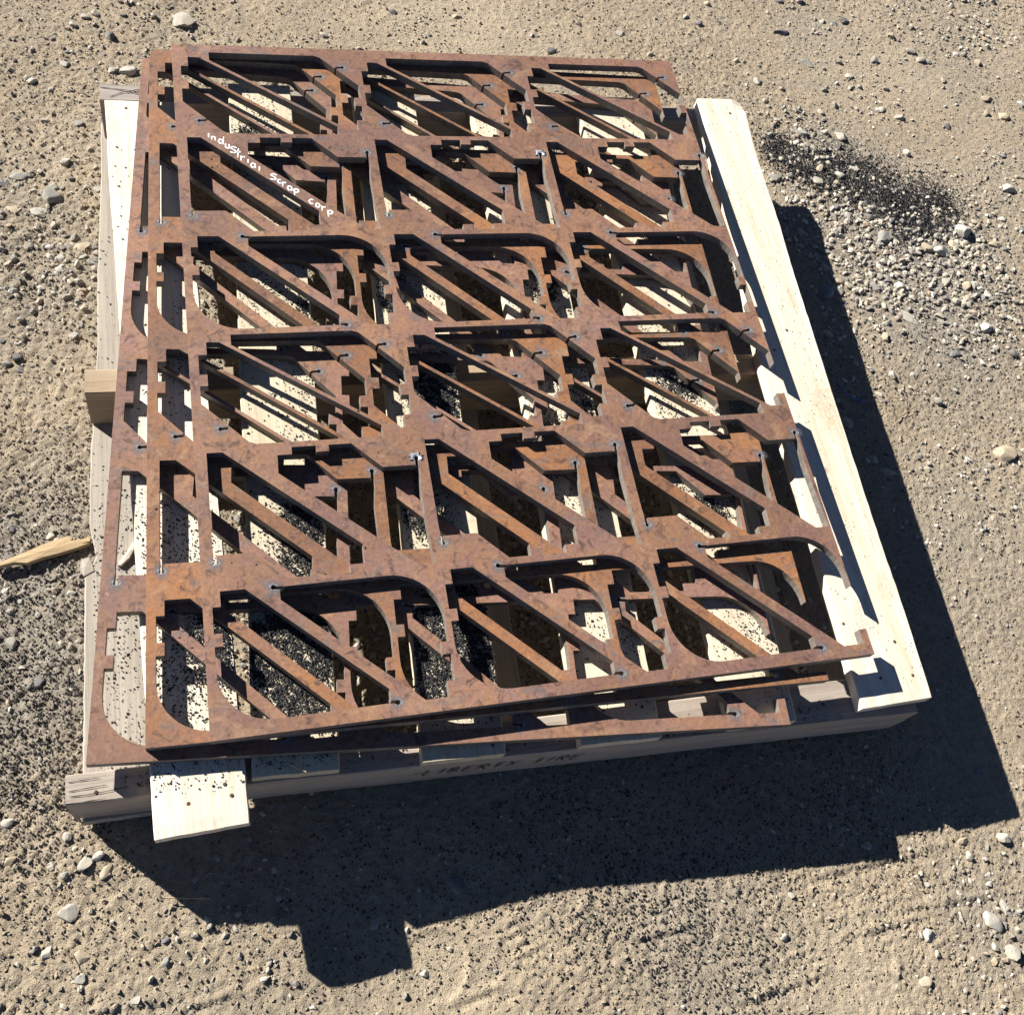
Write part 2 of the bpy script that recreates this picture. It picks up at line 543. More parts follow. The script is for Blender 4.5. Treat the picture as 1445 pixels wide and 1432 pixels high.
def box2(x0, y0, x1, y1): return [(x0, y0), (x1, y0), (x1, y1), (x0, y1)]


E1 = [box2(0.8895, -0.3735, 0.93, -0.318), box2(0.9, -0.7725, 0.93, -0.706)]
E2 = [box2(0.8915, -0.7935, 0.93, -0.690), box2(0.889, -0.3735, 0.93, -0.306), box2(0.8885, 0.206, 0.93, 0.27)]
E3 = [box2(0.899, -0.7725, 0.93, -0.680), box2(0.889, -0.3735, 0.93, -0.300)]
Z1 = 0.19
sheet_info = [
    ("steel_sheet", OUT1, E1, M_RUST1, (0, 0, Z1), 0.0,
     "topmost rusty skeleton sheet of cut-out brackets with white handwriting near its upper left corner"),
    ("steel_sheet", OUT2, E2, M_RUST2, (-0.04854, 0.00083, Z1 - 0.0146), -0.0331,
     "middle rusty skeleton sheet sandwiched in the stack, more orange at its lower left corner"),
    ("steel_sheet", OUT1, E3, M_RUST3, (-0.07886, -0.0049, Z1 - 0.0288), -0.0801,
     "bottom rusty skeleton sheet lying directly on the pallet boards, turned furthest to the left"),
]
SHEETS = []


def scale_material():
    t = MT("heat_tinted_scale", 0.5, 0.4)
    at = t.n.new("ShaderNodeAttribute"); at.attribute_name = "fade"
    nz = t.noise(260, 4, 0.7)
    t.color(t.ramp(nz, [(0.4, (0.10, 0.105, 0.12)), (0.62, (0.26, 0.27, 0.29))]))
    tr = t.n.new("ShaderNodeBsdfTransparent")
    mx = t.n.new("ShaderNodeMixShader")
    f = t.math('MULTIPLY', at.outputs["Fac"], t.ramp(nz, [(0.3, 0.35), (0.6, 1.0)]))
    t.l.new(f, mx.inputs[0]); t.l.new(tr.outputs[0], mx.inputs[1]); t.l.new(t.b.outputs[0], mx.inputs[2])
    t.l.new(mx.outputs[0], t.n["Material Output"].inputs[0])
    return t.m


M_SCALE = scale_material()
m_ = MT("bright_slag", 0.35, 0.6); m_.color((0.50, 0.52, 0.55)); m_.b.inputs["Metallic"].default_value = 0.3
M_SLAG = m_.m


def ring_mesh(path):
    ex, ey = path[-1]
    kp = kerf([(x - ex, y - ey) for x, y in path], 5.0)
    n = 36; rs = np.array([3.2, 3.8, 4.6, 5.6, 7.0, 8.8, 11.0, 13.5]); fd = [1.0, 0.95, 0.85, 0.7, 0.5, 0.3, 0.12, 0.0]
    rr = random.Random(3)
    wob = [1 + 0.25 * math.sin(3 * 2 * math.pi * i / n + 1) * 0.6 + 0.15 * rr.uniform(-1, 1) for i in range(n)]
    V = []
    for k, r in enumerate(rs):
        for i in range(n):
            a = 2 * math.pi * i / n; q = r * (1 + (wob[i] - 1) * min(1, k / 3))
            V.append((q * math.cos(a), q * math.sin(a), 0))
    V = np.array(V); F = []
    for k in range(len(rs) - 1):
        for i in range(n):
            f = (k * n + i, (k + 1) * n + i, (k + 1) * n + (i + 1) % n, k * n + (i + 1) % n)
            c = V[list(f)].mean(0)
            if not in_poly(np.array([c[0]]), np.array([c[1]]), kp)[0]: F.append(f)
    me_ = mesh_np("pierce_scale", V / 1000, np.array(F))
    at = me_.attributes.new("fade", 'FLOAT', 'POINT')
    at.data.foreach_set("value", np.repeat(np.array(fd, np.float32), n))
    return me_


RINGS = {}
allholes_np = HOLES


def splash_mesh():
    V, F = [], []
    rr = random.Random(5)
    for i in range(17):
        a = math.radians(-25 + 230 * i / 16 + rr.uniform(-6, 6)); l = rr.uniform(0.008, 0.0135); w = rr.uniform(0.0010, 0.0018)
        d = (math.cos(a), math.sin(a)); q = (-d[1], d[0]); b = len(V); r0 = 0.0036
        V += [(d[0] * r0 + q[0] * w, d[1] * r0 + q[1] * w, 0.0), (d[0] * r0 - q[0] * w, d[1] * r0 - q[1] * w, 0.0),
              (d[0] * l, d[1] * l, 0.0002), (d[0] * (r0 + l) / 2, d[1] * (r0 + l) / 2, 0.0018)]
        F += [(b, b + 2, b + 3), (b + 2, b + 1, b + 3), (b + 1, b, b + 3)]
    return mesh_np("slag_splash", np.array(V), np.array(F))


SPL = splash_mesh()
for i, (nm, out, ex, mat, loc, rz, lab) in enumerate(sheet_info):
    root = empty(nm, loc, rz)
    tag(root, lab, "steel sheet", "rusty cut-out steel sheets stacked on the pallet")
    link("plate", sheet_mesh("plate", out, ex), [mat, M_CUT, M_RIM], root)
    for (x, y, pth) in PIERCE:
        if x > XR - 0.006: continue
        if pth not in RINGS: RINGS[pth] = ring_mesh(pth)
        o = link("pierce_scale", RINGS[pth], M_SCALE, root)
        o.location = (x, y, 0.00025)
    SHEETS.append(root)
for (x, y) in ((0.2886, -0.447), (0.2886 + PX, -0.447 + PY)):
    o = link("slag_splash", SPL, M_SLAG, SHEETS[0])
    o.location = (x, y, 0.0003)

# ---- white handwriting on the top sheet
GL = {  # strokes in a unit box, y down
    'I': [[(.5, 0), (.45, 1)]],
    'i': [[(.5, .1), (.42, 1)]],
    'l': [[(.5, 0), (.45, 1)]],
    'n': [[(.1, .2), (.12, 1)], [(.12, .5), (.4, .2), (.75, .3), (.85, 1)]],
    'd': [[(.75, .35), (.3, .2), (.05, .6), (.35, .95), (.8, .6)], [(.95, -.35), (.8, 1)]],
    'u': [[(.1, .15), (.1, .8), (.5, 1), (.85, .7)], [(.9, .1), (.9, 1)]],
    's': [[(.9, .1), (.4, 0), (.1, .3), (.8, .6), (.75, .95), (.05, 1)]],
    't': [[(.55, -.2), (.4, 1)], [(.0, .35), (1, .2)]],
    'r': [[(.15, .1), (.2, 1)], [(.2, .5), (.5, .15), (.9, .2)]],
    'a': [[(.8, .2), (.3, .15), (.1, .6), (.35, 1), (.8, .7)], [(.85, .1), (.9, 1)]],
    'c': [[(.9, .15), (.4, .1), (.1, .5), (.35, .95), (.9, .9)]],
    'o': [[(.5, .1), (.12, .4), (.2, .9), (.65, .95), (.9, .5), (.5, .1)]],
    'p': [[(.1, .15), (.2, 1.35)], [(.12, .4), (.5, .05), (.9, .35), (.6, .75), (.2, .75)]],
    'L': [[(.15, 0), (.05, 1), (.9, .95)]],
    'B': [[(.1, 0), (.05, 1)], [(.1, 0), (.7, .1), (.6, .45), (.1, .5)], [(.1, .5), (.85, .6), (.75, .95), (.05, 1)]],
    'E': [[(.95, 0), (.15, .05), (.05, 1), (.9, .95)], [(.1, .5), (.8, .45)]],
    'R': [[(.1, 0), (.05, 1)], [(.1, .03), (.8, .1), (.75, .45), (.1, .5)], [(.3, .5), (.95, 1)]],
    'T': [[(0, .05), (1, 0)], [(.55, .02), (.45, 1)]],
    'Y': [[(0, 0), (.5, .5)], [(1, 0), (.2, 1)]],
    '-': [[(0, .5), (1, .45)]],
}


def ribbons(strokes, width, up):
    """strokes: lists of 3D points on a plane with normal `up`"""
    V, F = [], []
    up = np.array(up, float)
    for st in strokes:
        pts = [np.array(p, float) for p in st]
        dense = []
        for a, b in zip(pts[:-1], pts[1:]):
            for k in range(4): dense.append(a + (b - a) * k / 4)
        dense.append(pts[-1])
        n = len(dense)
        if n > 4:
            sm = [dense[0]] + [(dense[i - 1] + 2 * dense[i] + dense[i + 1]) / 4 for i in range(1, n - 1)] + [dense[-1]]
            dense = sm
        base = len(V)
        for i, p in enumerate(dense):
            d = dense[min(i + 1, n - 1)] - dense[max(i - 1, 0)]
            d = d / (np.linalg.norm(d) + 1e-9)
            s = np.cross(up, d); s /= np.linalg.norm(s)
            w = width * (0.5 + 0.12 * math.sin(i * 1.7 + base)) * (0.6 if i in (0, n - 1) else 1)
            V += [p + s * w, p - s * w]
        for i in range(n - 1):
            F.append((base + 2 * i, base + 2 * i + 1, base + 2 * i + 3, base + 2 * i + 2))
    return mesh_np("handwriting", np.array(V), np.array(F))


K = 250 / 1432
words = [('I', 197, 752, 18, 34), ('n', 238, 772, 40, 36), ('d', 297, 798, 48, 50), ('u', 348, 836, 36, 42), ('s', 398, 868, 62, 50), ('t', 436, 900, 44, 62),
         ('r', 474, 938, 46, 44), ('i', 517, 958, 20, 36), ('a', 556, 992, 46, 42), ('l', 608, 1022, 18, 38),
         ('s', 722, 1086, 66, 46), ('c', 768, 1122, 34, 34), ('r', 808, 1146, 40, 44), ('a', 852, 1176, 44, 42), ('p', 908, 1202, 50, 44),
         ('c', 1026, 1284, 42, 40), ('o', 1080, 1314, 44, 40), ('r', 1128, 1342, 40, 42), ('p', 1182, 1376, 52, 44)]
m_ = MT("white_paint_marker", 0.6, 0.3); m_.color(m_.ramp(m_.noise(500, 2, 0.5), [(0.35, (0.60, 0.58, 0.56)), (0.5, (0.82, 0.82, 0.82))])); M_WHITE = m_.m
for ch, cx, cy, w, h in words:
    strokes = []
    for st in GL[ch]:
        strokes.append([P(260 + (cx + (x - .5) * w) * K, 60 + (cy + (y - .5) * h + (x - .5) * w * 0.25) * K, Z1 + 0.0004) - np.array([0, 0, Z1]) for x, y in st])
    hw = link("handwritten_letter", ribbons(strokes, 0.0023, (0, 0, 1)), M_WHITE, SHEETS[0])
    hw['label'] = 'white handwritten letter ' + ch

# ------------------------------------------------------------------ pallet
ZD = 0.1472          # deck top
ZS = 0.1252          # stringer top
ZB = 0.0350          # bottom board top
BT = 0.0218


def interp_edge(pts, y):
    pts = sorted(pts, key=lambda p: p[1])
    ys = [p[1] for p in pts]; xs = [p[0] for p in pts]
    if y <= ys[0]:
        return xs[0] + (xs[1] - xs[0]) * (y - ys[0]) / (ys[1] - ys[0])
    if y >= ys[-1]:
        return xs[-1] + (xs[-1] - xs[-2]) * (y - ys[-1]) / (ys[-1] - ys[-2])
    return float(np.interp(y, ys, xs))


def board_mesh(name, left, right, ytop, ybot, ztop, th, rough=0.0012, wane=None, seed=1, cols=9, rows=64, tl=None, bl=None):
    """plank with sawn edges: left/right edge lines as (x, y) lists, ends at ytop/ybot given as (left y, right y)"""
    rr = np.random.default_rng(seed)
    ns = Noise2(seed + 50)
    top = np.zeros((rows, cols, 3))
    for i in range(rows):
        f = i / (rows - 1)
        yl = ytop[0] + (ybot[0] - ytop[0]) * f; yr = ytop[1] + (ybot[1] - ytop[1]) * f
        xl = interp_edge(left, yl); xr = interp_edge(right, yr)
        xl += (float(ns(np.array([yl * 9.]), np.array([0.3]))[0]) - .5) * rough * 3 + rr.normal() * rough * .25
        xr += (float(ns(np.array([yr * 9.]), np.array([7.3]))[0]) - .5) * rough * 3 + rr.normal() * rough * .25
        for j in range(cols):
            g = j / (cols - 1)
            g = 0.015 if j == 1 and cols > 4 else (0.985 if j == cols - 2 and cols > 4 else g)
            x = xl + (xr - xl) * g; y = yl + (yr - yl) * g
            z = ztop + (float(ns(np.array([x * 22.]), np.array([y * 8.]))[0]) - .5) * 0.0008
            if j in (0, cols - 1): z -= 0.0016
            if i in (0, rows - 1): z -= 0.0006; y += rr.normal() * 0.00025
            if wane:
                for (wx, wy, wr, wd) in wane:
                    d = math.hypot(x - wx, (y - wy) * 0.5)
                    z -= wd * max(0, 1 - d / wr)
            top[i, j] = (x, y, z)
    bot = top.copy(); bot[:, :, 2] = ztop - th
    V = np.concatenate([top.reshape(-1, 3), bot.reshape(-1, 3)])
    n = rows * cols
    F = []
    for i in range(rows - 1):
        for j in range(cols - 1):
            a = i * cols + j
            F.append((a, a + cols, a + cols + 1, a + 1)); F.append((n + a, n + a + 1, n + a + cols + 1, n + a + cols))
    for i in range(rows - 1):
        a = i * cols; F.append((a, n + a, n + a + cols, a + cols))
        a = i * cols + cols - 1; F.append((a, a + cols, n + a + cols, n + a))
    for j in range(cols - 1):
        F.append((j, j + 1, n + j + 1, n + j))
        a = (rows - 1) * cols + j; F.append((a, n + a, n + a + 1, a + 1))
    return mesh_np(name, V, np.array(F))


pallet = empty("pallet", (0.42, -0.28, 0.0))
tag(pallet, "homemade wooden pallet of pale rough boards nailed over three long stringers, carrying the rusty sheets", "pallet")
PO = np.array([0.42, -0.28, 0.0])


def pobj(name, me_, mat):
    me_.transform(Matrix.Translation(-Vector(PO)))
    return link(name, me_, mat, pallet)


W_A = wood_material("pine_left", (0.68, 0.62, 0.53), (0.44, 0.36, 0.25), 'y', (0.42, 0, 0), 0.2)
W_B = wood_material("pine_second", (0.54, 0.48, 0.36), (0.40, 0.33, 0.23), 'y', (3, 1, 0), 0.3)
W_C = wood_material("pine_third", (0.56, 0.49, 0.37), (0.38, 0.31, 0.21), 'y', (6, 2, 0), 0.3)
W_D = wood_material("pine_fourth", (0.60, 0.53, 0.41), (0.42, 0.34, 0.24), 'y', (9, 3, 0), 0.25)
W_E = wood_material("pine_fifth", (0.58, 0.51, 0.39), (0.42, 0.34, 0.24), 'y', (12, 4, 0), 0.25)
W_Z = wood_material("pine_right", (0.66, 0.60, 0.51), (0.50, 0.38, 0.24), 'y', (15, 5, 0), 0.3,
                    knot=[(1.005 - .42, -0.385 + .28, 0.034), (0.935 - .42, -0.750 + .28, 0.022), (0.99 - .42, -0.70 + .28, 0.016), (1.01 - .42, -0.16 + .28, 0.014)])
W_S1 = wood_material("weathered_stringer", (0.36, 0.31, 0.26), (0.19, 0.155, 0.125), 'x', (1, 7, 0), 0.6)
W_S2 = wood_material("stringer_brown", (0.36, 0.28, 0.19), (0.20, 0.14, 0.09), 'x', (4, 9, 0), 0.4)
W_S3 = wood_material("grey_stringer", (0.33, 0.29, 0.26), (0.18, 0.15, 0.13), 'x', (7, 11, 0), 0.6)
W_BB = wood_material("bottom_pine", (0.36, 0.32, 0.27), (0.22, 0.19, 0.15), 'y', (2, 13, 0), 0.4)

DECK = [
    ("A", [(-0.129, 0.282), (-0.089, -0.828), (-0.0865, -0.907)], [(-0.007, 0.28), (0.023, -0.84), (0.024, -0.903)], (0.283, 0.280), (-0.9065, -0.9035), W_A, None),
    ("B", [(0.073, 0.30), (0.060, -0.1), (0.047, -0.51), (0.031, -0.841)], [(0.179, 0.30), (0.172, -0.103), (0.154, -0.52), (0.138, -0.856)], (0.328, 0.327), (-0.851, -0.856), W_B, None),
    ("C", [(0.288, 0.30), (0.272, -0.161), (0.261, -0.53), (0.243, -0.853)], [(0.400, 0.30), (0.389, -0.1), (0.372, -0.54), (0.354, -0.85)], (0.325, 0.322), (-0.862, -0.866), W_C, None),
    ("D", [(0.502, 0.30), (0.492, 0.023), (0.473, -0.537), (0.456, -0.868)], [(0.618, 0.30), (0.607, 0.022), (0.588, -0.559), (0.575, -0.841)], (0.322, 0.319), (-0.870, -0.874), W_D, None),
    ("E", [(0.711, 0.30), (0.692, -0.343), (0.677, -0.842)], [(0.832, 0.30), (0.812, -0.269), (0.781, -0.806)], (0.320, 0.318), (-0.876, -0.879), W_E, None),
    ("Z", [(0.965, 0.315), (0.931, -0.10), (0.906, -0.306), (0.894, -0.675), (0.884, -0.871)], [(1.063, 0.322), (1.048, 0.168), (1.034, -0.126), (1.026, -0.301), (1.015, -0.523), (1.012, -0.622), (1.010, -0.738), (1.003, -0.873)],
     (0.322, 0.321), (-0.876, -0.874), W_Z, [(1.062, 0.325, 0.022, 0.012), (0.902, -0.845, 0.016, 0.006), (0.912, -0.62, 0.010, 0.006)]),
]
deck_labels = {"A": "leftmost deck board, bright cream with its front end sticking out past the stringer",
               "Z": "rightmost deck board, pale pine with knots and wavy edges"}
for i, (k, L_, R_, yt, yb, mat, wane) in enumerate(DECK):
    o = pobj("deck_board", board_mesh("deck_board", L_, R_, yt, yb, ZD, BT, 0.0006 if k != "Z" else 0.0011, wane, 20 + i, rows=90), mat)
    if k in deck_labels: o['label'] = deck_labels[k]


def stringer_mesh(name, x0, yb0, yf0, x1, yb1, yf1, ztop, zbot, seed):
    """long timber along x: back edge yb, front edge yf at either end; uneven saw-cut faces"""
    rr = np.random.default_rng(seed); ns = Noise2(seed + 9)
    n = 80; prof = []
    for i in range(n):
        f = i / (n - 1); x = x0 + (x1 - x0) * f
        yb = yb0 + (yb1 - yb0) * f; yf = yf0 + (yf1 - yf0) * f
        w = lambda s: (float(ns(np.array([x * 14.]), np.array([s]))[0]) - .5) * 0.0016
        e = 0.0016
        zt = ztop + w(1.5); zb = zbot + w(2.5)
        prof.append([(x, yf + e, zt), (x, yf + w(3.5), zt - e), (x, yf + w(8.5), (zt + zb) / 2), (x, yf + w(4.5), zb + e), (x, yf + e, zb), (x, yb - e, zb), (x, yb + w(5.5), zb + e), (x, yb + w(6.5), zt - e), (x, yb - e, zt),
                     (x, (yb + yf) / 2, zt + w(7.5))])
    k = len(prof[0])
    V = np.array(prof).reshape(-1, 3)
    V = np.concatenate([V, np.array([[x0, (yb0 + yf0) / 2, (ztop + zbot) / 2], [x1, (yb1 + yf1) / 2, (ztop + zbot) / 2]])])
    F = [];
    for i in range(n - 1):
        for j in range(k):
            a = i * k + j; b = i * k + (j + 1) % k
            F.append((a, b, b + k)); F.append((a, b + k, a + k))
    for j in range(k):
        F.append((n * k, (j + 1) % k, j)); F.append((n * k + 1, (n - 1) * k + j, (n - 1) * k + (j + 1) % k))
    return mesh_np(name, V, np.array(F))


fs = pobj("stringer", stringer_mesh("stringer", -0.1875, -0.8120, -0.8475, 0.985, -0.827, -0.889, ZS, 0.0352, 1), W_S1)
fs['label'] = "front stringer, weathered, with black hand lettering on its front face"
pobj("stringer", stringer_mesh("stringer", -0.164, -0.233, -0.2735, 0.955, -0.258, -0.298, ZS, 0.0352, 2), W_S2)
o = pobj("stringer", stringer_mesh("stringer", -0.1385, 0.343, 0.305, 1.02, 0.316, 0.278, ZS, 0.0352, 3), W_S3)
o['label'] = "rear stringer, grey and split along its grain"
# bottom boards
pobj("bottom_board", stringer_mesh("bottom_board", 0.105, -0.812, -0.846, 0.978, -0.845, -0.881, 0.0345, 0.004, 8), W_BB)  # lengthwise board added to stop sunlight leaking under the front stringer
for i, ((x0, y0), (x1, y1), wd) in enumerate(BOTTOM_BOARDS):
    if i == 0:
        L_ = [(-0.145, 0.30), (-0.150, 0.121), (-0.156, -0.121), (-0.164, -0.324), (-0.167, -0.440), (-0.160, -0.478), (-0.158, -0.500), (-0.174, -0.512), (-0.175, -0.60), (-0.178, -0.88)]
    else:
        L_ = [(x0 - wd / 2, y0), (x1 - wd / 2, y1)]
    R_ = [(x0 + wd * (0.5 if i else 0.9), y0), (x1 + wd * (0.5 if i else 0.9), y1)]
    pobj("bottom_board", board_mesh("bottom_board", L_, R_, (y0, y0), (y1, y1), ZB, BT, 0.0014, None, 40 + i, rows=90), W_BB)

# splits on the rear stringer, nails and nail holes
m_ = MT("rusty_nail", 0.6, 0.4); m_.color(m_.ramp(m_.noise(400), [(0.4, (0.05, 0.03, 0.022)), (0.6, (0.12, 0.06, 0.035))])); M_NAIL = m_.m
m_ = MT("dark_split", 0.95, 0.1); m_.color((0.03, 0.024, 0.02)); M_DARK = m_.m


def nail_mesh():
    V, F = [], []
    n = 10
    for r, z in ((0.0023, 0.0), (0.0024, 0.0004), (0.0014, 0.0008)):
        for i in range(n):
            a = 2 * math.pi * i / n; V.append((r * math.cos(a), r * math.sin(a), z))
    V.append((0, 0, 0.0009))
    for k in range(2):
        for i in range(n):
            F.append((k * n + i, k * n + (i + 1) % n, (k + 1) * n + (i + 1) % n)); F.append((k * n + i, (k + 1) * n + (i + 1) % n, (k + 1) * n + i))
    for i in range(n): F.append((2 * n + i, 2 * n + (i + 1) % n, 3 * n))
    return mesh_np("nail", np.array(V), np.array(F))


NAIL = nail_mesh()
for px, py, z in ((265.7, 1133.6, ZD), (326.6, 1121.7, ZD), (317, 1106, ZD), (177.5, 153, ZD), (1242.5, 956.6, ZD), (1287.7, 952.5, ZD), (1110, 466, ZD), (1092.8, 494, ZD), (851, 1002, ZD), (906, 997, ZD),
                  (135, 1117, ZS), (1030, 160, ZD), (1190, 880, ZD), (1262, 905, ZD)):
    o = link("nail", NAIL, M_NAIL, pallet)
    p = P(px, py, z); o.location = (p[0] - PO[0], p[1] - PO[1], p[2] + 0.0002)
crk = [[(140, 123), (165, 126), (190, 129), (207, 131)], [(155, 137), (170, 131), (182, 129), (205, 136)], [(178, 131), (195, 126), (206, 127)]]
me_c = ribbons([[P(x, y, ZS + 0.0011) for x, y in c_] for c_ in crk], 0.0014, (0, 0, 1)); me_c.transform(Matrix.Translation(-Vector(PO)))
link("split", me_c, M_DARK, pallet)
crk = [[(96, 1117), (120, 1112), (150, 1107)], [(97, 1124), (125, 1121), (160, 1114), (182, 1109)], [(95, 1104), (112, 1101), (140, 1097)], [(118, 1131), (150, 1126)]]
me_c = ribbons([[P(x, y, ZS + 0.0011) for x, y in c_] for c_ in crk], 0.0009, (0, 0, 1)); me_c.transform(Matrix.Translation(-Vector(PO)))
link("split", me_c, M_DARK, pallet)

# black lettering on the front face of the front stringer
tx = 0.236
m_ = MT("black_marker", 0.7, 0.3); m_.color((0.008, 0.008, 0.009)); M_INK = m_.m
for ch in "-LIBERTY TIRE":
    w = {'I': 0.009, ' ': 0.012, '-': 0.009}.get(ch, 0.0145)
    if ch != ' ':
        strokes = []
        for st in GL[ch]:
            pts = []
            for x, y in st:
                xx = tx + x * w + (1 - y) * 0.006
                f = (xx + 0.1875) / (0.985 + 0.1875)
                yy = -0.8475 + (-0.889 + 0.8475) * f
                pts.append((xx, yy - 0.0014, 0.100 - y * 0.028))
            strokes.append(pts)
        me_t = ribbons(strokes, 0.0026, (0.035, -1, 0)); me_t.transform(Matrix.Translation(-Vector(PO)))
        o = link("marker_letter", me_t, M_INK, pallet)
        o['label'] = 'black hand-drawn ' + ('dash' if ch == '-' else 'capital ' + ch)
    tx += w + 0.0055

# ------------------------------------------------------------------ stones
ICO_V, ICO_F = None, None


def ico(sub):
    import bmesh
    bm = bmesh.new(); bmesh.ops.create_icosphere(bm, subdivisions=sub, radius=1.0)
    v = np.array([x.co[:] for x in bm.verts]); f = np.array([[y.index for y in x.verts] for x in bm.faces]); bm.free()
    return v, f


IV1, IF1 = ico(1)
IV3, IF3 = ico(3)
def rock_mat(name, cols):
    m_ = MT(name, 0.85, 0.2)
    oi = m_.n.new("ShaderNodeObjectInfo")
    cc = m_.ramp(oi.outputs["Random"], cols)
    nz = m_.noise(60, 5, 0.65)
    cc = m_.mix(m_.ramp(nz, [(0.35, 0.35), (0.65, 0.0)]), cc, (0.14, 0.13, 0.12))
    cc = m_.mix(m_.ramp(m_.noise(24, 3, 0.6), [(0.5, 0.0), (0.7, 0.6)]), cc, (0.38, 0.31, 0.21))
    m_.color(cc); m_.normal(m_.bump(m_.noise(180, 4, 0.7), 0.6, 0.0012))
    return m_.m


M_PALE = rock_mat("pale_stone", [(0.0, (0.33, 0.30, 0.25)), (1.0, (0.45, 0.42, 0.36))])
M_GREY = rock_mat("grey_stone", [(0.0, (0.19, 0.185, 0.17)), (1.0, (0.29, 0.275, 0.24))])
M_TAN = rock_mat("tan_stone", [(0.0, (0.36, 0.29, 0.20)), (1.0, (0.43, 0.36, 0.26))])
M_DARKR = rock_mat("dark_stone", [(0.0, (0.09, 0.09, 0.095)), (1.0, (0.15, 0.15, 0.15))])

def rock_mesh(name, seed, sx, sy, sz):
    rr = np.random.default_rng(seed)
    v = IV3.copy()
    for _ in range(13):      # chop with random planes -> facets
        d = rr.normal(size=3); d /= np.linalg.norm(d)
        k = rr.uniform(0.50, 0.82); s = v @ d
        v = v - np.outer(np.maximum(s - k, 0), d) * 0.97
    v *= (1 + 0.05 * rr.normal(size=(len(v), 1)) * 0.3)
    v *= np.array([sx, sy, sz])
    v *= 1.33
    me_ = mesh_np(name, v, IF3, True)
    me_.set_sharp_from_angle(angle=math.radians(24))
    return me_


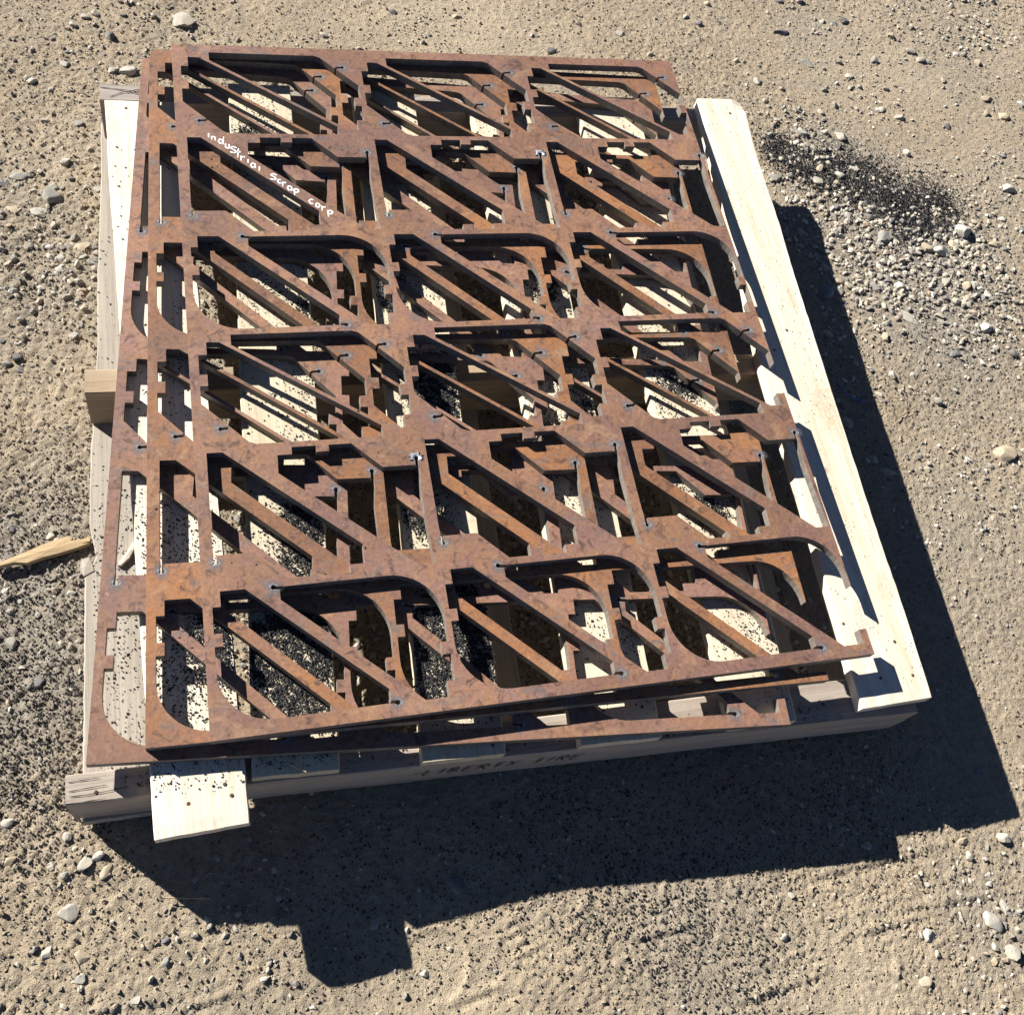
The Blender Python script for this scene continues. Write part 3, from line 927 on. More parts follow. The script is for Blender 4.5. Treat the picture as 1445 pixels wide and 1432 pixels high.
ROCKS = [  # px, py, length px, ratio, angle deg (image), height factor, label
    (258, 26, 34, .75, -25, .35, "broad pale flat stone on the sand above the top left corner of the pallet"),
    (178, 97, 20, .8, 0, .75, "whitish stone just behind the left end of the rear stringer"),
    (156, 48, 15, .8, 60, .8, "small dark shadowed stone on the sand below left of the broad flat stone"),
    (119, 20, 13, .7, 40, .6, "pale stone touching a smaller one at the upper left edge of the sand"),
    (91, 87, 14, .7, 25, .6, "lone pale pebble on smooth sand left of the rear stringer"),
    (45, 112, 12, .8, 25, .7, "round pebble on smooth sand far left of the rear stringer"),
    (64, 168, 15, .6, 20, .6, "pale pebble sloping down on the sand well left of the bright deck board"),
    (112, 175, 12, .8, 10, .7, "grey pebble on the sand close left of the rear stringer end"),
    (75, 278, 24, .9, 60, .6, "large grey stone on the sand left of the bright deck board"),
    (76, 262, 14, .8, 0, .6, "rounded grey stone touching the large grey stone at the left"),
    (137, 269, 11, .8, 0, .6, "round pebble close against the left side of the pallet near its rear"),
    (92, 230, 12, .9, 0, .6, "split looking pebble in a small cluster left of the pallet"),
    (24, 246, 20, .6, 10, .5, "dull grey stone at the left margin level with the handwriting"),
    (3, 256, 18, .6, -10, .5, "dark stone cut by the left margin beside the dull grey one"),
    (52, 297, 24, .7, 10, .4, "pale stone partly sunk in the sand left of the pallet below the large grey stone"),
    (18, 295, 20, .6, 20, .4, "pale tan stone partly sunk near the left margin"),
    (116, 349, 18, .7, -10, .6, "tan stone among gravel beside the bottom board at the left"),
    (88, 365, 14, .8, -20, .7, "light pebble with a strong shadow left of the bottom board"),
    (72, 346, 13, .8, 20, .7, "light angular pebble on the sand left of the bottom board"),
    (130, 371, 19, .5, 10, .5, "long grey stone lying against the bottom board at the left"),
    (104, 475, 11, .8, 0, .7, "pebble with a dark stone beside it left of the middle stringer"),
    (29, 521, 17, .6, 20, .6, "dark stone on the sand left of the middle stringer end"),
    (8, 512, 12, .7, 0, .6, "grey pebble at the left margin level with the middle stringer"),
    (17, 744, 16, .8, 10, .5, "dark bluish stone above the wood splinter"),
    (8, 831, 12, .8, 0, .6, "whitish pebble at the left margin below the wood splinter"),
    (29, 847, 12, .7, 40, .5, "grey pebble in the coarse sand below the wood splinter"),
    (95, 1182, 13, .9, 0, .7, "white rounded pebble on the sand just below the left end of the front stringer"),
    (140, 1207, 16, .8, -10, .7, "round pale pebble touching an oval one at the edge of the big shadow"),
    (121, 1218, 19, .7, -35, .6, "oval pale stone beside the round one at the edge of the big shadow"),
    (152, 1229, 19, .6, -40, .4, "angular buff stone below the oval one near the shadow edge"),
    (12, 1160, 16, .7, 0, .6, "whitish stone at the left margin level with the front stringer"),
    (73, 1221, 10, .9, 0, .6, "small round pebble left of the oval pale stone"),
    (92, 1234, 12, .8, 30, .6, "small cream pebble below left of the oval pale stone"),
    (96, 1287, 27, .8, -30, .25, "large flat cream stone sunk in the sand at the lower left"),
    (65, 1344, 20, .65, -25, .6, "pale angular stone on the sand at the lower left"),
    (48, 1338, 12, .7, -20, .5, "small grey pebble touching the pale angular stone at the lower left"),
    (117, 1351, 24, .75, -10, .3, "smooth buff stone sunk in the sand right of the pale angular stone"),
    (111, 1381, 16, .8, -10, .6, "cream stone on the sand at the lower left nearest the bottom margin"),
    (232, 1357, 14, .6, -50, .6, "slanted grey stone below the tip of the shadow"),
    (232, 1326, 12, .8, 0, .6, "dark sided pebble just left of the shadow tip"),
    (191, 1411, 14, .7, 0, .5, "pale pebble at the bottom margin left of centre"),
    (648, 1243, 28, .9, 55, .25, "flat slate grey chip alone in the shade in front of the pallet"),
    (529, 1303, 13, .9, 0, .3, "small pale chip in the shade near the shadow of the projecting board"),
    (1359, 326, 27, .85, -20, .75, "biggest rounded whitish stone in the gravel right of the pallet"),
    (1329, 354, 20, .85, 0, .75, "pale stone directly below left of the biggest rounded one"),
    (1311, 348, 18, .8, 0, .6, "tan stone left of the pale one in the gravel at the right"),
    (1347, 345, 15, .9, 0, .6, "tan stone wedged under the biggest rounded one"),
    (1422, 266, 18, .75, 0, .7, "whitish stone near the right margin above the biggest rounded one"),
    (1245, 331, 22, .6, -60, .7, "leaning grey stone in the gravel right of the pallet's rear half"),
    (1189, 190, 18, .7, 60, .8, "pointed whitish stone on the sand right of the pallet rear"),
    (1132, 186, 15, .9, 0, .7, "grey stone at the upper edge of the black crumb patch"),
    (1186, 246, 16, .7, -20, .6, "pale triangular stone beside the black crumb patch"),
    (1154, 254, 14, .8, 10, .5, "pale stone at the left of the black crumb patch"),
    (1204, 235, 22, .6, 20, .4, "flat pale stone above the triangular one at the black crumb patch"),
    (1095, 249, 18, .7, 20, .4, "flat grey stone between the deck board and the black crumb patch"),
    (1126, 279, 13, .6, -65, .5, "upright pale pebble at the lower edge of the black crumb patch"),
    (1285, 72, 13, .7, 10, .7, "pale pebble with a strong shadow on the smooth sand at the upper right"),
    (1299, 84, 12, .7, 10, .7, "pebble beside the strong shadowed one on the upper right sand"),
    (1192, 29, 13, .8, 0, .7, "dark pebble on the sand near the top margin right of centre"),
    (1104, 43, 20, .5, 0, .6, "dark elongated stone on the sand above the right deck board"),
    (1142, 86, 18, .6, 35, .4, "grey flat stone on the sand above the right deck board"),
    (1126, 151, 16, .7, 30, .5, "bluish grey stone beside the top end of the right deck board"),
    (1243, 151, 15, .6, 0, .4, "flat pale stone on the sand between the pallet and the right margin"),
    (1271, 163, 13, .8, 0, .7, "pale pebble in a small row at the upper right"),
    (1393, 138, 15, .8, 10, .6, "buff stone with a dark shadow near the upper right margin"),
    (1417, 162, 15, .8, 10, .7, "white stone below the buff one near the upper right margin"),
    (1441, 146, 13, .8, 0, .7, "white stone cut by the upper right margin"),
    (1416, 217, 17, .5, 0, .4, "thin grey flake stone near the right margin"),
    (1071, 112, 12, .9, 0, .7, "upright whitish pebble on the sand above the right deck board end"),
    (1417, 640, 31, .8, 0, .45, "large square tan stone near the right margin"),
    (1438, 641, 10, .8, 0, .6, "small pebble touching the large square tan stone"),
    (1371, 650, 12, .7, 20, .6, "pale pebble left of the large square tan stone"),
    (1236, 404, 20, .8, 30, .4, "grey flat stone at the edge of the pallet's right shadow in the gravel"),
    (1271, 402, 15, .9, 0, .7, "rounded pale stone in the gravel right of the shadow edge"),
    (1279, 444, 27, .55, 45, .3, "long pale flat stone sunk in the sand right of the shadow"),
    (1250, 333, 14, .9, 0, .7, "small grey stone stacked on the leaning grey stone"),
    (1367, 428, 17, .7, 20, .5, "pale angular stone in the scattered gravel at the right"),
    (1393, 462, 16, .8, 10, .7, "pale stone with a dark shadow in the scattered gravel at the right"),
    (1348, 499, 15, .6, 0, .5, "flat dark edged stone on the sand at the right"),
    (1432, 497, 16, .7, 0, .6, "pale grey stone near the right margin above the large square tan one"),
    (1405, 344, 16, .7, 0, .5, "buff stone right of the biggest rounded one"),
    (1165, 409, 22, .9, -40, .6, "large dark stone inside the pallet's right shadow near its rear"),
    (1183, 407, 16, .9, 0, .6, "rounded stone beside the large dark one in the right shadow"),
    (1232, 648, 19, .7, 40, .6, "grey stone in the right shadow level with the square tan stone"),
    (1255, 665, 18, .65, 10, .6, "rounded stone in the right shadow just below the grey one"),
    (1199, 597, 20, .7, 20, .4, "dull stone in the right shadow beside the deck board edge"),
    (1401, 1298, 30, .65, 65, .6, "large pale angular stone near the lower right margin"),
    (1421, 1280, 26, .4, 70, .6, "narrow cream stone leaning beside the large pale angular one"),
    (1433, 1344, 24, .85, 80, .7, "white stone below the narrow cream one at the lower right margin"),
    (1312, 1318, 20, .7, 15, .75, "pale stone with a dark shadow on the smooth sand at the lower right"),
    (1419, 1181, 20, .7, 40, .75, "white topped stone just outside the big shadow near the right margin"),
    (1371, 1208, 13, .8, 70, .8, "upright whitish stone just outside the big shadow at the right"),
    (1362, 1186, 14, .8, 10, .6, "buff pebble at the shadow edge left of the white topped stone"),
    (1399, 1234, 10, .7, 10, .7, "small white pebble below the white topped stone"),
    (1109, 1322, 11, .9, 0, .7, "small white stone on the sand below the big shadow right of centre"),
    (1119, 1262, 10, .8, 40, .7, "small white chip just below the big shadow right of centre"),
    (1308, 1385, 16, .8, 0, .5, "buff stone at the bottom margin towards the right"),
    (1383, 1087, 13, .8, 30, .5, "dark stone in the shade near the front right corner of the shadow"),
    (1382, 470, 9, .8, 0, .6, "little round pebble left of the shadowed pale stone at the right"),
    (602, 1372, 12, .8, 0, .5, "pebble pressed into the sand beside the boot print"),
    (877, 46, 11, .8, 0, .7, "small pale stone on the sand behind the top edge of the stack"),
    (778, 70, 14, .7, 20, .7, "dark stone just behind the top edge of the stack"),
    (645, 20, 12, .7, 0, .6, "small buff pebble on smooth sand above the middle of the stack"),
]
rock_xy = []
for i, (px, py, L_, ratio, ang, hf, lab) in enumerate(ROCKS):
    p = P(px, py, 0.006)
    ppm = FPX / np.dot(p - CAM_LOC, FWD)
    a = L_ / ppm / 2 * 1.04; b = a * ratio; c_ = b * hf
    o = link("stone", rock_mesh("stone", 100 + i, a, b, max(c_, 0.003)),
             M_DARKR if ("dark" in lab.split(" with ")[0].split(" beside")[0] or "slate" in lab) else M_GREY if ("grey" in lab[:26] or "bluish" in lab) else M_TAN if any(q in lab[:26] for q in ("tan", "buff", "angular buff")) else M_PALE)
    g = gz(p[0], p[1])
    o.location = (p[0], p[1], g + c_ * 0.18)
    o.rotation_euler = (random.uniform(-.15, .15), random.uniform(-.15, .15), math.radians(-ang))
    tag(o, lab, "stone", "stones lying on the sand")
    rock_xy.append((p[0], p[1], a))


def pallet_zone(x, y, m=0.0):
    return (x > -0.20 - m) & (x < 1.03 + m) & (y > -0.92 - m) & (y < 0.35 + m)


def gravel_density(x, y):
    d = 0.12 + 0.35 * smoothstep(0.45, 0.75, N1(x * 4 + 40, y * 4 + 12))
    d = d + 1.3 * blob(x, y, 1330, 360, 0.17) + 0.9 * blob(x, y, 1200, 330, 0.14) + 0.8 * blob(x, y, 1240, 420, 0.10) + 1.0 * blob(x, y, 1120, 190, 0.09)
    d = d + 0.8 * blob(x, y, 100, 380, 0.12) + 0.5 * blob(x, y, 30, 290, 0.10) + 0.6 * blob(x, y, 1400, 470, 0.12)
    d = d + 0.6 * blob(x, y, 1400, 1300, 0.07) + 0.4 * blob(x, y, 1150, 30, 0.12) + 0.35 * blob(x, y, 1400, 60, 0.15) + .35 * blob(x, y, 130, 80, 0.15)
    d = d + 0.55 * ((x > 0) & (x < 0.9) & (y > -0.8) & (y < 0.3))
    d = d + 0.6 * blob(x, y, 1180, 500, 0.12)
    return d


# medium pebbles: individually linked copies of a few shared meshes
protos = [rock_mesh("stone", 300 + i, 1, random.uniform(.65, .95), random.uniform(.45, .75)) for i in range(7)]
variants = {}; seen = set()
cnt, tries = 0, 0
regions = (
    ("small pebble in the loose gravel to the right of the pallet", lambda x, y: x > 1.03 and y > -0.35),
    ("small pebble on the open sand behind the pallet", lambda x, y: y > 0.36),
    ("small pebble on the coarse sand to the left of the pallet", lambda x, y: x < -0.19),
    ("small pebble on the sand in front of the pallet", lambda x, y: y < -0.95),
)
while cnt < 190 and tries < 20000:
    tries += 1
    x = random.uniform(-0.42, 2.0); y = random.uniform(-1.33, 0.85)
    if pallet_zone(x, y, -0.01): continue
    reg = next((l for l, f in regions if f(x, y)), None)
    if reg is None: continue
    if random.random() > float(gravel_density(np.array(x), np.array(y))) * 1.1: continue
    r = random.uniform(0.0050, 0.0085) * (1.25 if (x > 1.05 and y > -0.3) else 1.0)
    if any((x - q[0]) ** 2 + (y - q[1]) ** 2 < (q[2] + r * 1.1) ** 2 for q in rock_xy): continue
    rock_xy.append((x, y, r)); cnt += 1
    pi = random.randrange(len(protos)); ci = random.randrange(4) if random.random() > 0.3 else 0
    key = (pi, ci)
    if key not in variants:
        variants[key] = protos[pi].copy() if ci else protos[pi]
        variants[key].materials.clear(); variants[key].materials.append((M_PALE, M_GREY, M_TAN, M_DARKR)[ci])
    o = link("stone", variants[key], [])
    o.scale = (r, r, r)
    o.location = (x, y, gz(x, y) + r * 0.05)
    o.rotation_euler = (random.uniform(-.3, .3), random.uniform(-.3, .3), random.uniform(0, 6.28))
    # name it by its look and by the nearest described stone
    d_ = [((x - q[0]) ** 2 + (y - q[1]) ** 2, i_) for i_, q in enumerate(rock_xy[:len(ROCKS)])]
    d_.sort()
    lab = None
    for dd, i_ in d_[:5]:
        dx, dy = x - rock_xy[i_][0], y - rock_xy[i_][1]
        side = ("right of" if dx > 0 else "left of") if abs(dx) > abs(dy) else ("behind" if dy > 0 else "in front of")
        nm_ = ROCKS[i_][6].split()
        cut = next((k_ for k_, w_ in enumerate(nm_) if k_ > 1 and w_ in ("on", "in", "near", "at", "beside", "just", "close", "below", "with", "touching", "partly", "lying", "left", "right", "above", "among", "between", "cut", "inside", "wedged", "directly", "sunk", "against", "leaning", "sloping", "level", "and", "alone", "stacked", "well", "pressed", "nearest", "from")), len(nm_))
        nm_ = " ".join(nm_[:min(cut + 3, 8, len(nm_))])
        cand = "%s %s pebble %s the %s" % (("tiny" if r < 0.0062 else "small"), ("pale", "grey", "tan", "dark")[ci], side, nm_)
        if cand not in seen and len(cand.split()) <= 16:
            lab = cand; break
    if lab is None: lab = reg
    seen.add(lab)
    tag(o, lab, "stone", reg.replace("small pebble", "small pebbles"))


# ---- scattered bits joined into single meshes (nobody could count them)
def scatter(name, XY, Z, S, flat, mats, seed, bv=IV1, bf=IF1, elong=0.35, jit=0.22, tilt=0.5):
    rr = np.random.default_rng(seed)
    n = len(XY); k = len(bv)
    v = np.repeat(bv[None], n, 0) * (1 + rr.normal(size=(n, k, 1)) * jit)
    sc = np.stack([S * (1 + rr.random(n) * elong), S * (1 - rr.random(n) * elong), S * flat * (0.7 + 0.6 * rr.random(n))], 1)
    v = v * sc[:, None, :]
    tx_ = rr.normal(size=n) * tilt
    c_, s_ = np.cos(tx_)[:, None], np.sin(tx_)[:, None]
    y_ = v[:, :, 1] * c_ - v[:, :, 2] * s_; z_ = v[:, :, 1] * s_ + v[:, :, 2] * c_
    v = np.stack([v[:, :, 0], y_, z_], 2)
    a = rr.random(n) * 2 * np.pi
    c_, s_ = np.cos(a)[:, None], np.sin(a)[:, None]
    x_ = v[:, :, 0] * c_ - v[:, :, 1] * s_; y_ = v[:, :, 0] * s_ + v[:, :, 1] * c_
    v = np.stack([x_ + XY[:, 0:1], y_ + XY[:, 1:2], v[:, :, 2] + Z[:, None]], 2)
    F_ = (bf[None] + (np.arange(n) * k)[:, None, None]).reshape(-1, 3)
    me_ = mesh_np(name, v.reshape(-1, 3), F_)
    at = me_.attributes.new("tint", 'FLOAT', 'FACE')
    at.data.foreach_set("value", np.repeat(rr.random(n).astype(np.float32), len(bf)))
    return link(name, me_, mats)


m_ = MT("gravel_bits", 0.9, 0.2)
at = m_.n.new("ShaderNodeAttribute"); at.attribute_name = "tint"
cc = m_.ramp(at.outputs["Fac"], [(0.0, (0.17, 0.16, 0.15)), (0.25, (0.28, 0.26, 0.225)), (0.6, (0.40, 0.35, 0.27)), (0.85, (0.47, 0.44, 0.38)), (1.0, (0.30, 0.22, 0.15))])
m_.color(m_.mix(m_.ramp(m_.noise(200, 4, 0.6), [(0.35, 0.35), (0.6, 0.0)]), cc, (0.15, 0.13, 0.11)))
M_GRAV = m_.m
m_ = MT("rubber_crumb", 0.7, 0.35)
at = m_.n.new("ShaderNodeAttribute"); at.attribute_name = "tint"
m_.color(m_.ramp(at.outputs["Fac"], [(0.0, (0.010, 0.010, 0.011)), (0.8, (0.022, 0.022, 0.024)), (1.0, (0.05, 0.048, 0.045))]))
M_RUB = m_.m


def sample(n, dens, x0, x1, y0, y1, seed, cap=1.6):
    rr = np.random.default_rng(seed)
    out = []
    tot = 0
    while tot < n:
        x = rr.uniform(x0, x1, n); y = rr.uniform(y0, y1, n)
        k = rr.random(n) * cap < dens(x, y)
        out.append(np.stack([x[k], y[k]], 1)); tot += k.sum()
        if len(out) > 60: break
    return np.concatenate(out)[:n]


gxy = sample(20000, gravel_density, -0.5, 2.1, -1.4, 0.95, 5)
S = (0.0013 + 0.0036 * RNG.random(len(gxy)) ** 2.4) * (0.8 + 0.65 * np.clip(gravel_density(gxy[:, 0], gxy[:, 1]), 0, 1.2))
gzv = ground_h(gxy[:, 0], gxy[:, 1])
o = scatter("gravel", gxy, gzv + S * 0.25, S, 0.7, M_GRAV, 1, tilt=0.3)
tag(o, "small loose gravel strewn over the sand around and under the pallet", "gravel", kind='stuff')
gxy = sample(85000, lambda x, y: 0.3 + granular(x, y), -0.45, 2.1, -1.4, 0.95, 6)
S = 0.0008 + 0.0021 * RNG.random(len(gxy)) ** 2.5
gzv = ground_h(gxy[:, 0], gxy[:, 1])
OV = np.array([[1, 0, 0], [-1, 0, 0], [0, 1, 0], [0, -1, 0], [0, 0, 1], [0, 0, -1]], float)
OF = np.array([[0, 2, 4], [2, 1, 4], [1, 3, 4], [3, 0, 4], [2, 0, 5], [1, 2, 5], [3, 1, 5], [0, 3, 5]])
o = scatter("sand_grit", gxy, gzv + S * 0.3, S, 0.8, M_SAND, 2, OV, OF)
tag(o, "coarse grit and crumbled sand covering the ground", "grit", kind='stuff')


# rubber crumbs on the ground
def rub_ground(x, y):
    n = N2(x * 11 + 5, y * 11 + 9)
    d = 0.02 + 0.10 * smoothstep(0.5, 0.8, n)
    d = d + 2.2 * blob(x, y, 1110, 215, 0.045) + 2.2 * blob(x, y, 1150, 245, 0.045) + 1.8 * blob(x, y, 1210, 270, 0.05) + 2.1 * blob(x, y, 1280, 300, 0.055) + 0.8 * blob(x, y, 1330, 300, 0.05)
    d = d + 0.75 * smoothstep(-0.03, -0.2, x) * smoothstep(-0.15, -0.45, y) * smoothstep(-1.15, -0.95, y) * (0.25 + n)
    d = d + 0.55 * smoothstep(-0.85, -0.92, y) * smoothstep(-1.2, -1.05, y) * smoothstep(-0.1, 0.15, x) * smoothstep(1.15, 0.9, x)
    d = d + 0.6 * blob(x, y, 830, 1180, 0.12) + 0.5 * blob(x, y, 1000, 1330, 0.12) + 0.35 * blob(x, y, 1200, 1150, 0.12) + .35 * blob(x, y, 1090, 1400, 0.06)
    d = d + 0.8 * ((x > -0.1) & (x < 0.9) & (y > -0.85) & (y < 0.3))  # crumbs under the pallet, thickened to deepen the shade there
    return d


gxy = sample(56000, rub_ground, -0.45, 1.9, -1.4, 0.7, 8, 2.2)
S = 0.0007 + 0.0013 * RNG.random(len(gxy)) ** 1.7
gzv = ground_h(gxy[:, 0], gxy[:, 1])
o = scatter("rubber_crumbs", gxy, gzv + S * 0.4, S, 0.7, M_RUB, 3, OV, OF, elong=0.5)
tag(o, "black tyre rubber crumbs scattered on the sand around the pallet", "rubber crumbs", kind='stuff')


def rub_patch(x, y):
    n = N4(x * 34 + 5, y * 34 + 9)
    d = 0
    for px, py, r, a in ((1180, 235, .07, .7), (1240, 265, .07, .8), (1310, 285, .06, .9), (1095, 205, .035, 1), (1115, 225, .04, 1.2), (1150, 245, .04, 1), (1195, 262, .045, .7), (1225, 285, .05, .6), (1262, 290, .04, 1.1), (1290, 305, .05, 1.2), (1320, 300, .045, .8), (1275, 330, .04, .6),
                         (40, 960, .10, .22), (40, 1060, .10, .22), (80, 830, .08, .2), (60, 1150, .06, .22), (100, 700, .05, .12), (60, 402, .03, .15), (1330, 590, .2, .04), (850, 1300, .05, .2), (980, 1330, .08, .22), (1090, 1380, .05, .12), (1390, 420, .1, .12)):
        d = d + a * blob(x, y, px, py, r)
    return d * (0.35 + 1.1 * n)


gxy = sample(27000, rub_patch, -0.45, 2.0, -1.35, 0.8, 18, 1.8)
S = 0.0009 + 0.0013 * RNG.random(len(gxy))
o = scatter("rubber_crumb_patch", gxy, ground_h(gxy[:, 0], gxy[:, 1]) + S * 0.5 + 0.003 * RNG.random(len(gxy)) * (rub_patch(gxy[:, 0], gxy[:, 1]) > 0.4), S, 0.7, M_RUB, 13, OV, OF, elong=0.5)
tag(o, "dense patches of black tyre rubber crumbs on the gravel right of the pallet", "rubber crumbs", kind='stuff')


# rubber crumbs on the boards
def dblob(x, y, px, py, r, z=ZD):
    p = P(px, py, z)
    return np.exp(-((x - p[0]) ** 2 + (y - p[1]) ** 2) / (r * r))


def rub_deck(x, y):
    n = N3(x * 16 + 5, y * 16 + 2)
    d = 0.05 + 0.22 * smoothstep(0.4, 0.8, n)
    d = d * smoothstep(-0.872, -0.845, y)
    d = d * np.where(x > 0.87, 0.28, 1.0) * np.where((x < 0.03) & (y > -0.2), 0.10, 1.0)
    for px, py, r, a in ((430, 880, .05, 1.6), (455, 930, .03, .8), (400, 950, .045, 1.2), (330, 560, .03, .2), (420, 800, .05, 1.1), (410, 740, .05, .8), (300, 880, .06, .7), (250, 950, .06, .7), (330, 980, .05, .7), (240, 800, .05, .5),
                         (450, 990, .05, .7), (620, 900, .035, 1.9), (625, 950, .035, 1.9), (610, 960, .03, .8), (595, 730, .035, 1.2), (640, 860, .035, 1.5), (625, 560, .045, 1.1), (610, 520, .04, .9), (640, 610, .03, 1.0),
                         (545, 380, .03, 1.1), (548, 420, .03, 1.0), (530, 250, .03, .5), (430, 440, .03, .9), (300, 430, .04, .5), (380, 410, .04, .5), (370, 190, .04, .3), (340, 185, .02, .8),
                         (800, 540, .04, .9), (830, 580, .03, 1.0), (790, 610, .04, .8), (810, 700, .04, .6), (770, 410, .03, .8), (740, 190, .05, .4), (890, 900, .03, .5), (1060, 890, .04, .55), (1000, 800, .03, .5),
                         (950, 550, .05, .7), (980, 560, .03, .6), (940, 600, .03, .8), (925, 480, .04, .6), (1000, 730, .03, .9), (980, 700, .04, .6), (680, 940, .04, .9), (660, 870, .04, 1.1)):
        d = d + a * dblob(x, y, px, py, r) * (0.5 + n)
    return d


PTS = []
rr = np.random.default_rng(77)
for (k, L_, R_, yt, yb, mat, wane) in DECK:
    n = 26000
    y = rr.uniform(yb[0] + 0.004, yt[0] - 0.004, n); g = rr.uniform(0.03, 0.97, n)
    xl = np.array([interp_edge(L_, q) for q in y]); xr = np.array([interp_edge(R_, q) for q in y])
    x = xl + (xr - xl) * g
    keep = rr.random(n) * 1.35 < rub_deck(x, y)
    PTS.append(np.stack([x[keep], y[keep], np.full(keep.sum(), ZD)], 1))
# on the left bottom board and the stringer ends
n = 7000
y = rr.uniform(-0.85, 0.1, n); x = rr.uniform(-0.163, -0.09, n)
keep = rr.random(n) < (0.03 + 0.28 * smoothstep(-0.25, -0.5, y) + 0.25 * dblob(x, y, 150, 800, .03, ZB))
PTS.append(np.stack([x[keep], y[keep], np.full(keep.sum(), ZB)], 1))
n = 500
x = rr.uniform(-0.12, -0.02, n); y = rr.uniform(-0.838, -0.822, n)
PTS.append(np.stack([x[:90], y[:90], np.full(90, ZS + 0.0005)], 1))
x = rr.uniform(0.14, 0.9, n)
yc = -0.8475 + (-0.0415) * (x + 0.1875) / 1.1725
PTS.append(np.stack([x, yc + rr.uniform(0.004, 0.032, n), np.full(n, ZS + 0.0005)], 1))
# a few on the steel
for px, py, r, n, z in ((262, 178, .012, 26, Z1 - .0146), (470, 268, .02, 14, Z1 - .0146), (255, 690, .018, 45, Z1 - .0146), (300, 232, .015, 20, Z1 - .0146), (265, 905, .013, 30, Z1 - .0288), (300, 800, .03, 6, Z1), (470, 900, .2, 24, Z1), (700, 380, .25, 30, Z1)):
    p = P(px, py, z)
    q = np.stack([p[0] + rr.normal(size=n) * r, p[1] + rr.normal(size=n) * r], 1)
    # keep only those that rest on metal of that sheet
    i = {0: 0, 1: 1, 2: 2}[int(round((Z1 - z) / 0.0144))]
    loc, rz = sheet_info[i][4], sheet_info[i][5]
    lx = q[:, 0] - loc[0]; ly = q[:, 1] - loc[1]
    ux = lx * math.cos(rz) + ly * math.sin(rz); uy = -lx * math.sin(rz) + ly * math.cos(rz)
    ok = (ux > XL + .003) & (ux < XR - .003) & (uy > YB + .003) & (uy < YT - .003)
    for h in HOLES:
        ok &= ~in_poly(ux, uy, h)
    PTS.append(np.stack([q[ok, 0], q[ok, 1], np.full(ok.sum(), z)], 1))
pts = np.concatenate(PTS)
S = (0.0006 + 0.0012 * RNG.random(len(pts)) ** 1.7) * np.where(pts[:, 0] > 0.87, 0.6, 1.0)
o = scatter("rubber_crumbs", pts[:, :2], pts[:, 2] + S * 0.35, S, 0.6, M_RUB, 4, OV, OF, elong=0.55)
tag(o, "black tyre rubber crumbs littering the pallet boards beneath the sheets", "rubber crumbs", kind='stuff')
hp = pts[rub_deck(pts[:, 0], pts[:, 1]) > 0.85]
hp = hp[hp[:, 2] > 0.14]
hp = hp[hp[:, 2] < 0.16]
S = 0.0009 + 0.0013 * RNG.random(len(hp))
o = scatter("rubber_crumb_heaps", hp[:, :2] + RNG.normal(size=(len(hp), 2)) * 0.003, hp[:, 2] + 0.0012 + S * 0.6, S, 0.6, M_RUB, 9, OV, OF, elong=0.55)
tag(o, "thicker heaps of black tyre rubber crumbs on the boards", "rubber crumbs", kind='stuff')

# ------------------------------------------------------------------ wood splinter, chips, sticks, string
W_SP = wood_material("fresh_splinter", (0.46, 0.36, 0.22), (0.33, 0.20, 0.09), 'x', (20, 1, 0), 0.4)


def shard(name, outline_px, z, th, mat, label, cat, seed=1):
    pts2 = [P(x, y, z + th) for x, y in outline_px]
    c0 = np.mean(pts2, 0)
    n = len(pts2)
    rr = random.Random(seed)
    V_ = [tuple(p - c0) for p in pts2] + [tuple(p - c0 + np.array([0.001, -0.001, -th * rr.uniform(.85, 1.1)])) for p in pts2]
    V_.append((0, 0, th * 0.18)); V_.append((0, 0, -th))
    F_ = []
    for i in range(n):
        j = (i + 1) % n
        F_ += [(2 * n, i, j), (i, n + i, n + j), (i, n + j, j), (2 * n + 1, n + j, n + i)]
    me_ = bpy.data.meshes.new(name); me_.from_pydata(V_, [], F_); me_.update()
    import bmesh
    bm = bmesh.new(); bm.from_mesh(me_); bmesh.ops.recalc_face_normals(bm, faces=bm.faces[:]); bm.to_mesh(me_); bm.free()
    o = link(name, me_, mat); o.location = c0
    tag(o, label, cat)
    return o


sp = shard("wood_splinter", [(-14, 799), (8, 790), (40, 777), (60, 768), (78, 762), (94, 757), (102, 758), (100, 763), (114, 761), (127, 757), (127, 763), (115, 767), (126, 766), (110, 772), (84, 780), (60, 786), (38, 794), (20, 793), (0, 798)], 0.008, 0.008, W_SP,
           "long orange-brown wood splinter lying on the sand against the left side of the pallet", "wood splinter")
sp = shard("wood_chip", [(116, 789), (126, 786), (133, 805), (118, 813), (112, 802)], 0.028, 0.008, W_BB, "grey broken wood chip at the left edge of the bottom board", "wood chip", 2)
shard("wood_chip", [(165, 797), (176, 783), (188, 765), (193, 763), (191, 771), (182, 787), (171, 797)], ZB, 0.006, W_A, "short pale stick of wood on the bottom board inside the left cut-outs", "wood chip", 3)
shard("wood_chip", [(404, 812), (415, 813), (437, 822), (436, 825), (420, 820), (405, 815)], ZD, 0.003, W_A, "thin cream sliver lying among black crumbs on the second board", "wood chip", 4)


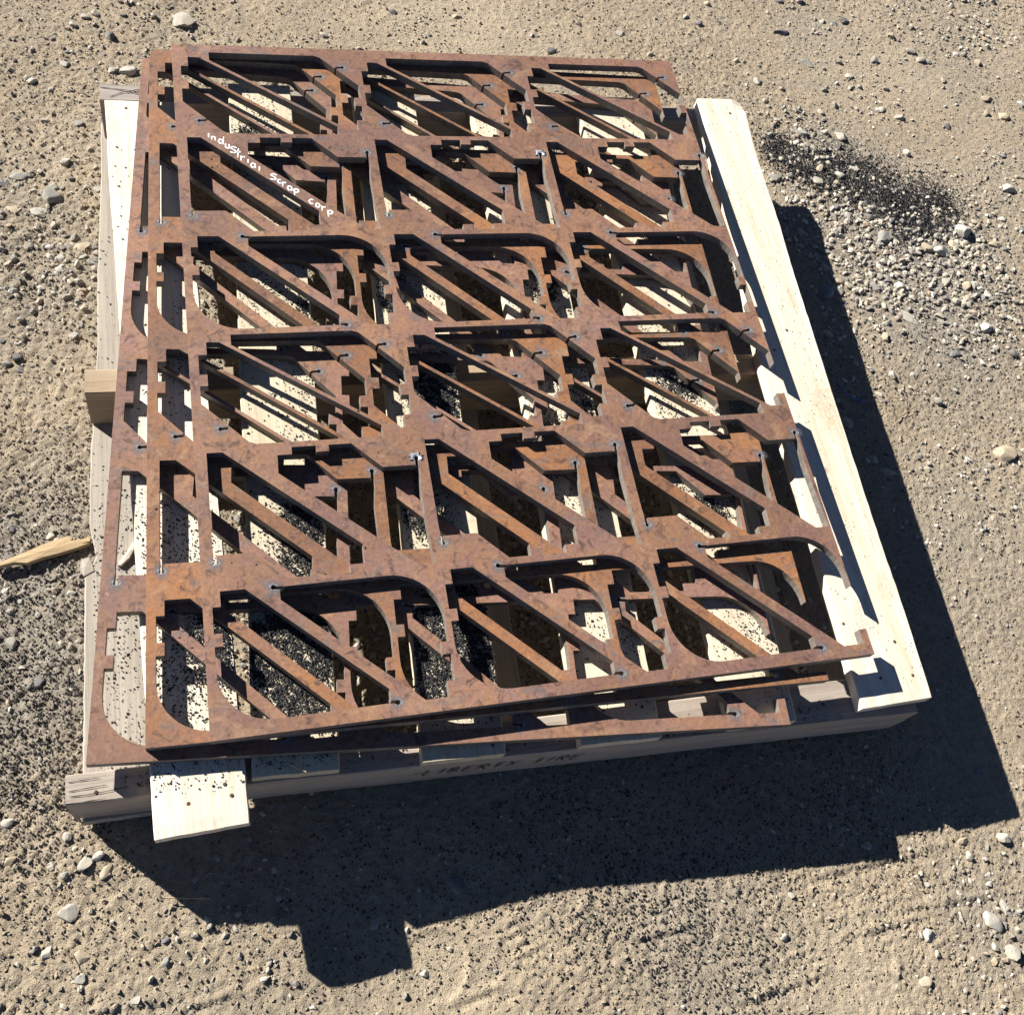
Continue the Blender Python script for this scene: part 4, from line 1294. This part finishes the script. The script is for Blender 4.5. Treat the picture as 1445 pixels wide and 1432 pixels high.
def wire(name, pts_px, z, r, mat, label, cat):
    pts3 = [P(x, y, z) for x, y in pts_px]
    c0 = pts3[0]
    V_, F_ = [], []
    n = len(pts3); k = 5
    for i, p in enumerate(pts3):
        d = pts3[min(i + 1, n - 1)] - pts3[max(i - 1, 0)]; d /= np.linalg.norm(d)
        s = np.cross(d, (0, 0, 1)); s /= np.linalg.norm(s); u_ = np.cross(s, d)
        for j in range(k):
            a = 2 * math.pi * j / k; V_.append(p - c0 + (s * math.cos(a) + u_ * math.sin(a)) * r)
    for i in range(n - 1):
        for j in range(k):
            a = i * k + j; b = i * k + (j + 1) % k; F_.append((a, b, b + k, a + k))
    o = link(name, mesh_np(name, np.array(V_), np.array(F_), True), mat); o.location = c0
    tag(o, label, cat)


m_ = MT("blue_twine", 0.5, 0.4); m_.color((0.03, 0.12, 0.42)); M_BLUE = m_.m
m_ = MT("dry_straw", 0.7, 0.3); m_.color((0.36, 0.28, 0.17)); M_STRAW = m_.m
m_ = MT("dark_twig", 0.8, 0.2); m_.color((0.16, 0.11, 0.07)); M_TWIG = m_.m
wire("twine", [(1183, 536), (1186, 546), (1192, 555), (1199, 560), (1210, 563), (1222, 569)], 0.009, 0.0011, M_BLUE, "short curl of blue twine in the shade right of the pallet", "twine")
wire("straw", [(232, 1266), (260, 1267), (297, 1267)], 0.008, 0.0009, M_STRAW, "thin straight dry straw across the edge of the shade at the lower left", "straw")
wire("twig", [(1264, 592), (1278, 583), (1291, 574)], 0.008, 0.0010, M_TWIG, "thin dark twig on the sunlit sand right of the shadow", "twig")
wire("straw", [(113, 254), (121, 261), (128, 271)], 0.010, 0.0011, M_STRAW, "curved dry straw on the sand close to the bright deck board", "straw")
#wire("straw", [(583, 1282), (587, 1286), (586, 1290)], 0.008, 0.0008, M_WHITE, "tiny white bent stalk on the shaded sand near the slate chip", "straw")
wire("wire_bit", [(412, 1079), (422, 1084), (432, 1089)], ZD + 0.006, 0.0010, M_STRAW, "short stiff wire bit on the front end of the second board", "wire")
wire("twig", [(1293, 1228), (1297, 1238), (1298, 1246)], 0.008, 0.0009, M_TWIG, "small thin twig on the sand below the right end of the big shadow", "twig")
wire("twig", [(92, 1338), (98, 1350), (103, 1360)], 0.010, 0.0011, M_TWIG, "short dark twig between two pale stones at the lower left", "twig")

# loose curl of metal left on the top sheet's broken right edge
crl = [P(1170, 752, Z1 - .001), P(1178, 768, Z1 - .004), P(1184, 783, Z1 - .010), P(1190, 800, Z1 - .016), P(1192, 806, Z1 - .018)]
loc0 = np.array([0, 0, Z1])
me_ = ribbons([[p - loc0 for p in crl]], 0.0016, (0.6, 0, 0.8))
for o_ in (SHEETS[0],):
    q = link("torn_strip", me_, M_CUT, o_)
    q['label'] = "thin torn strip of steel hanging off the right edge"
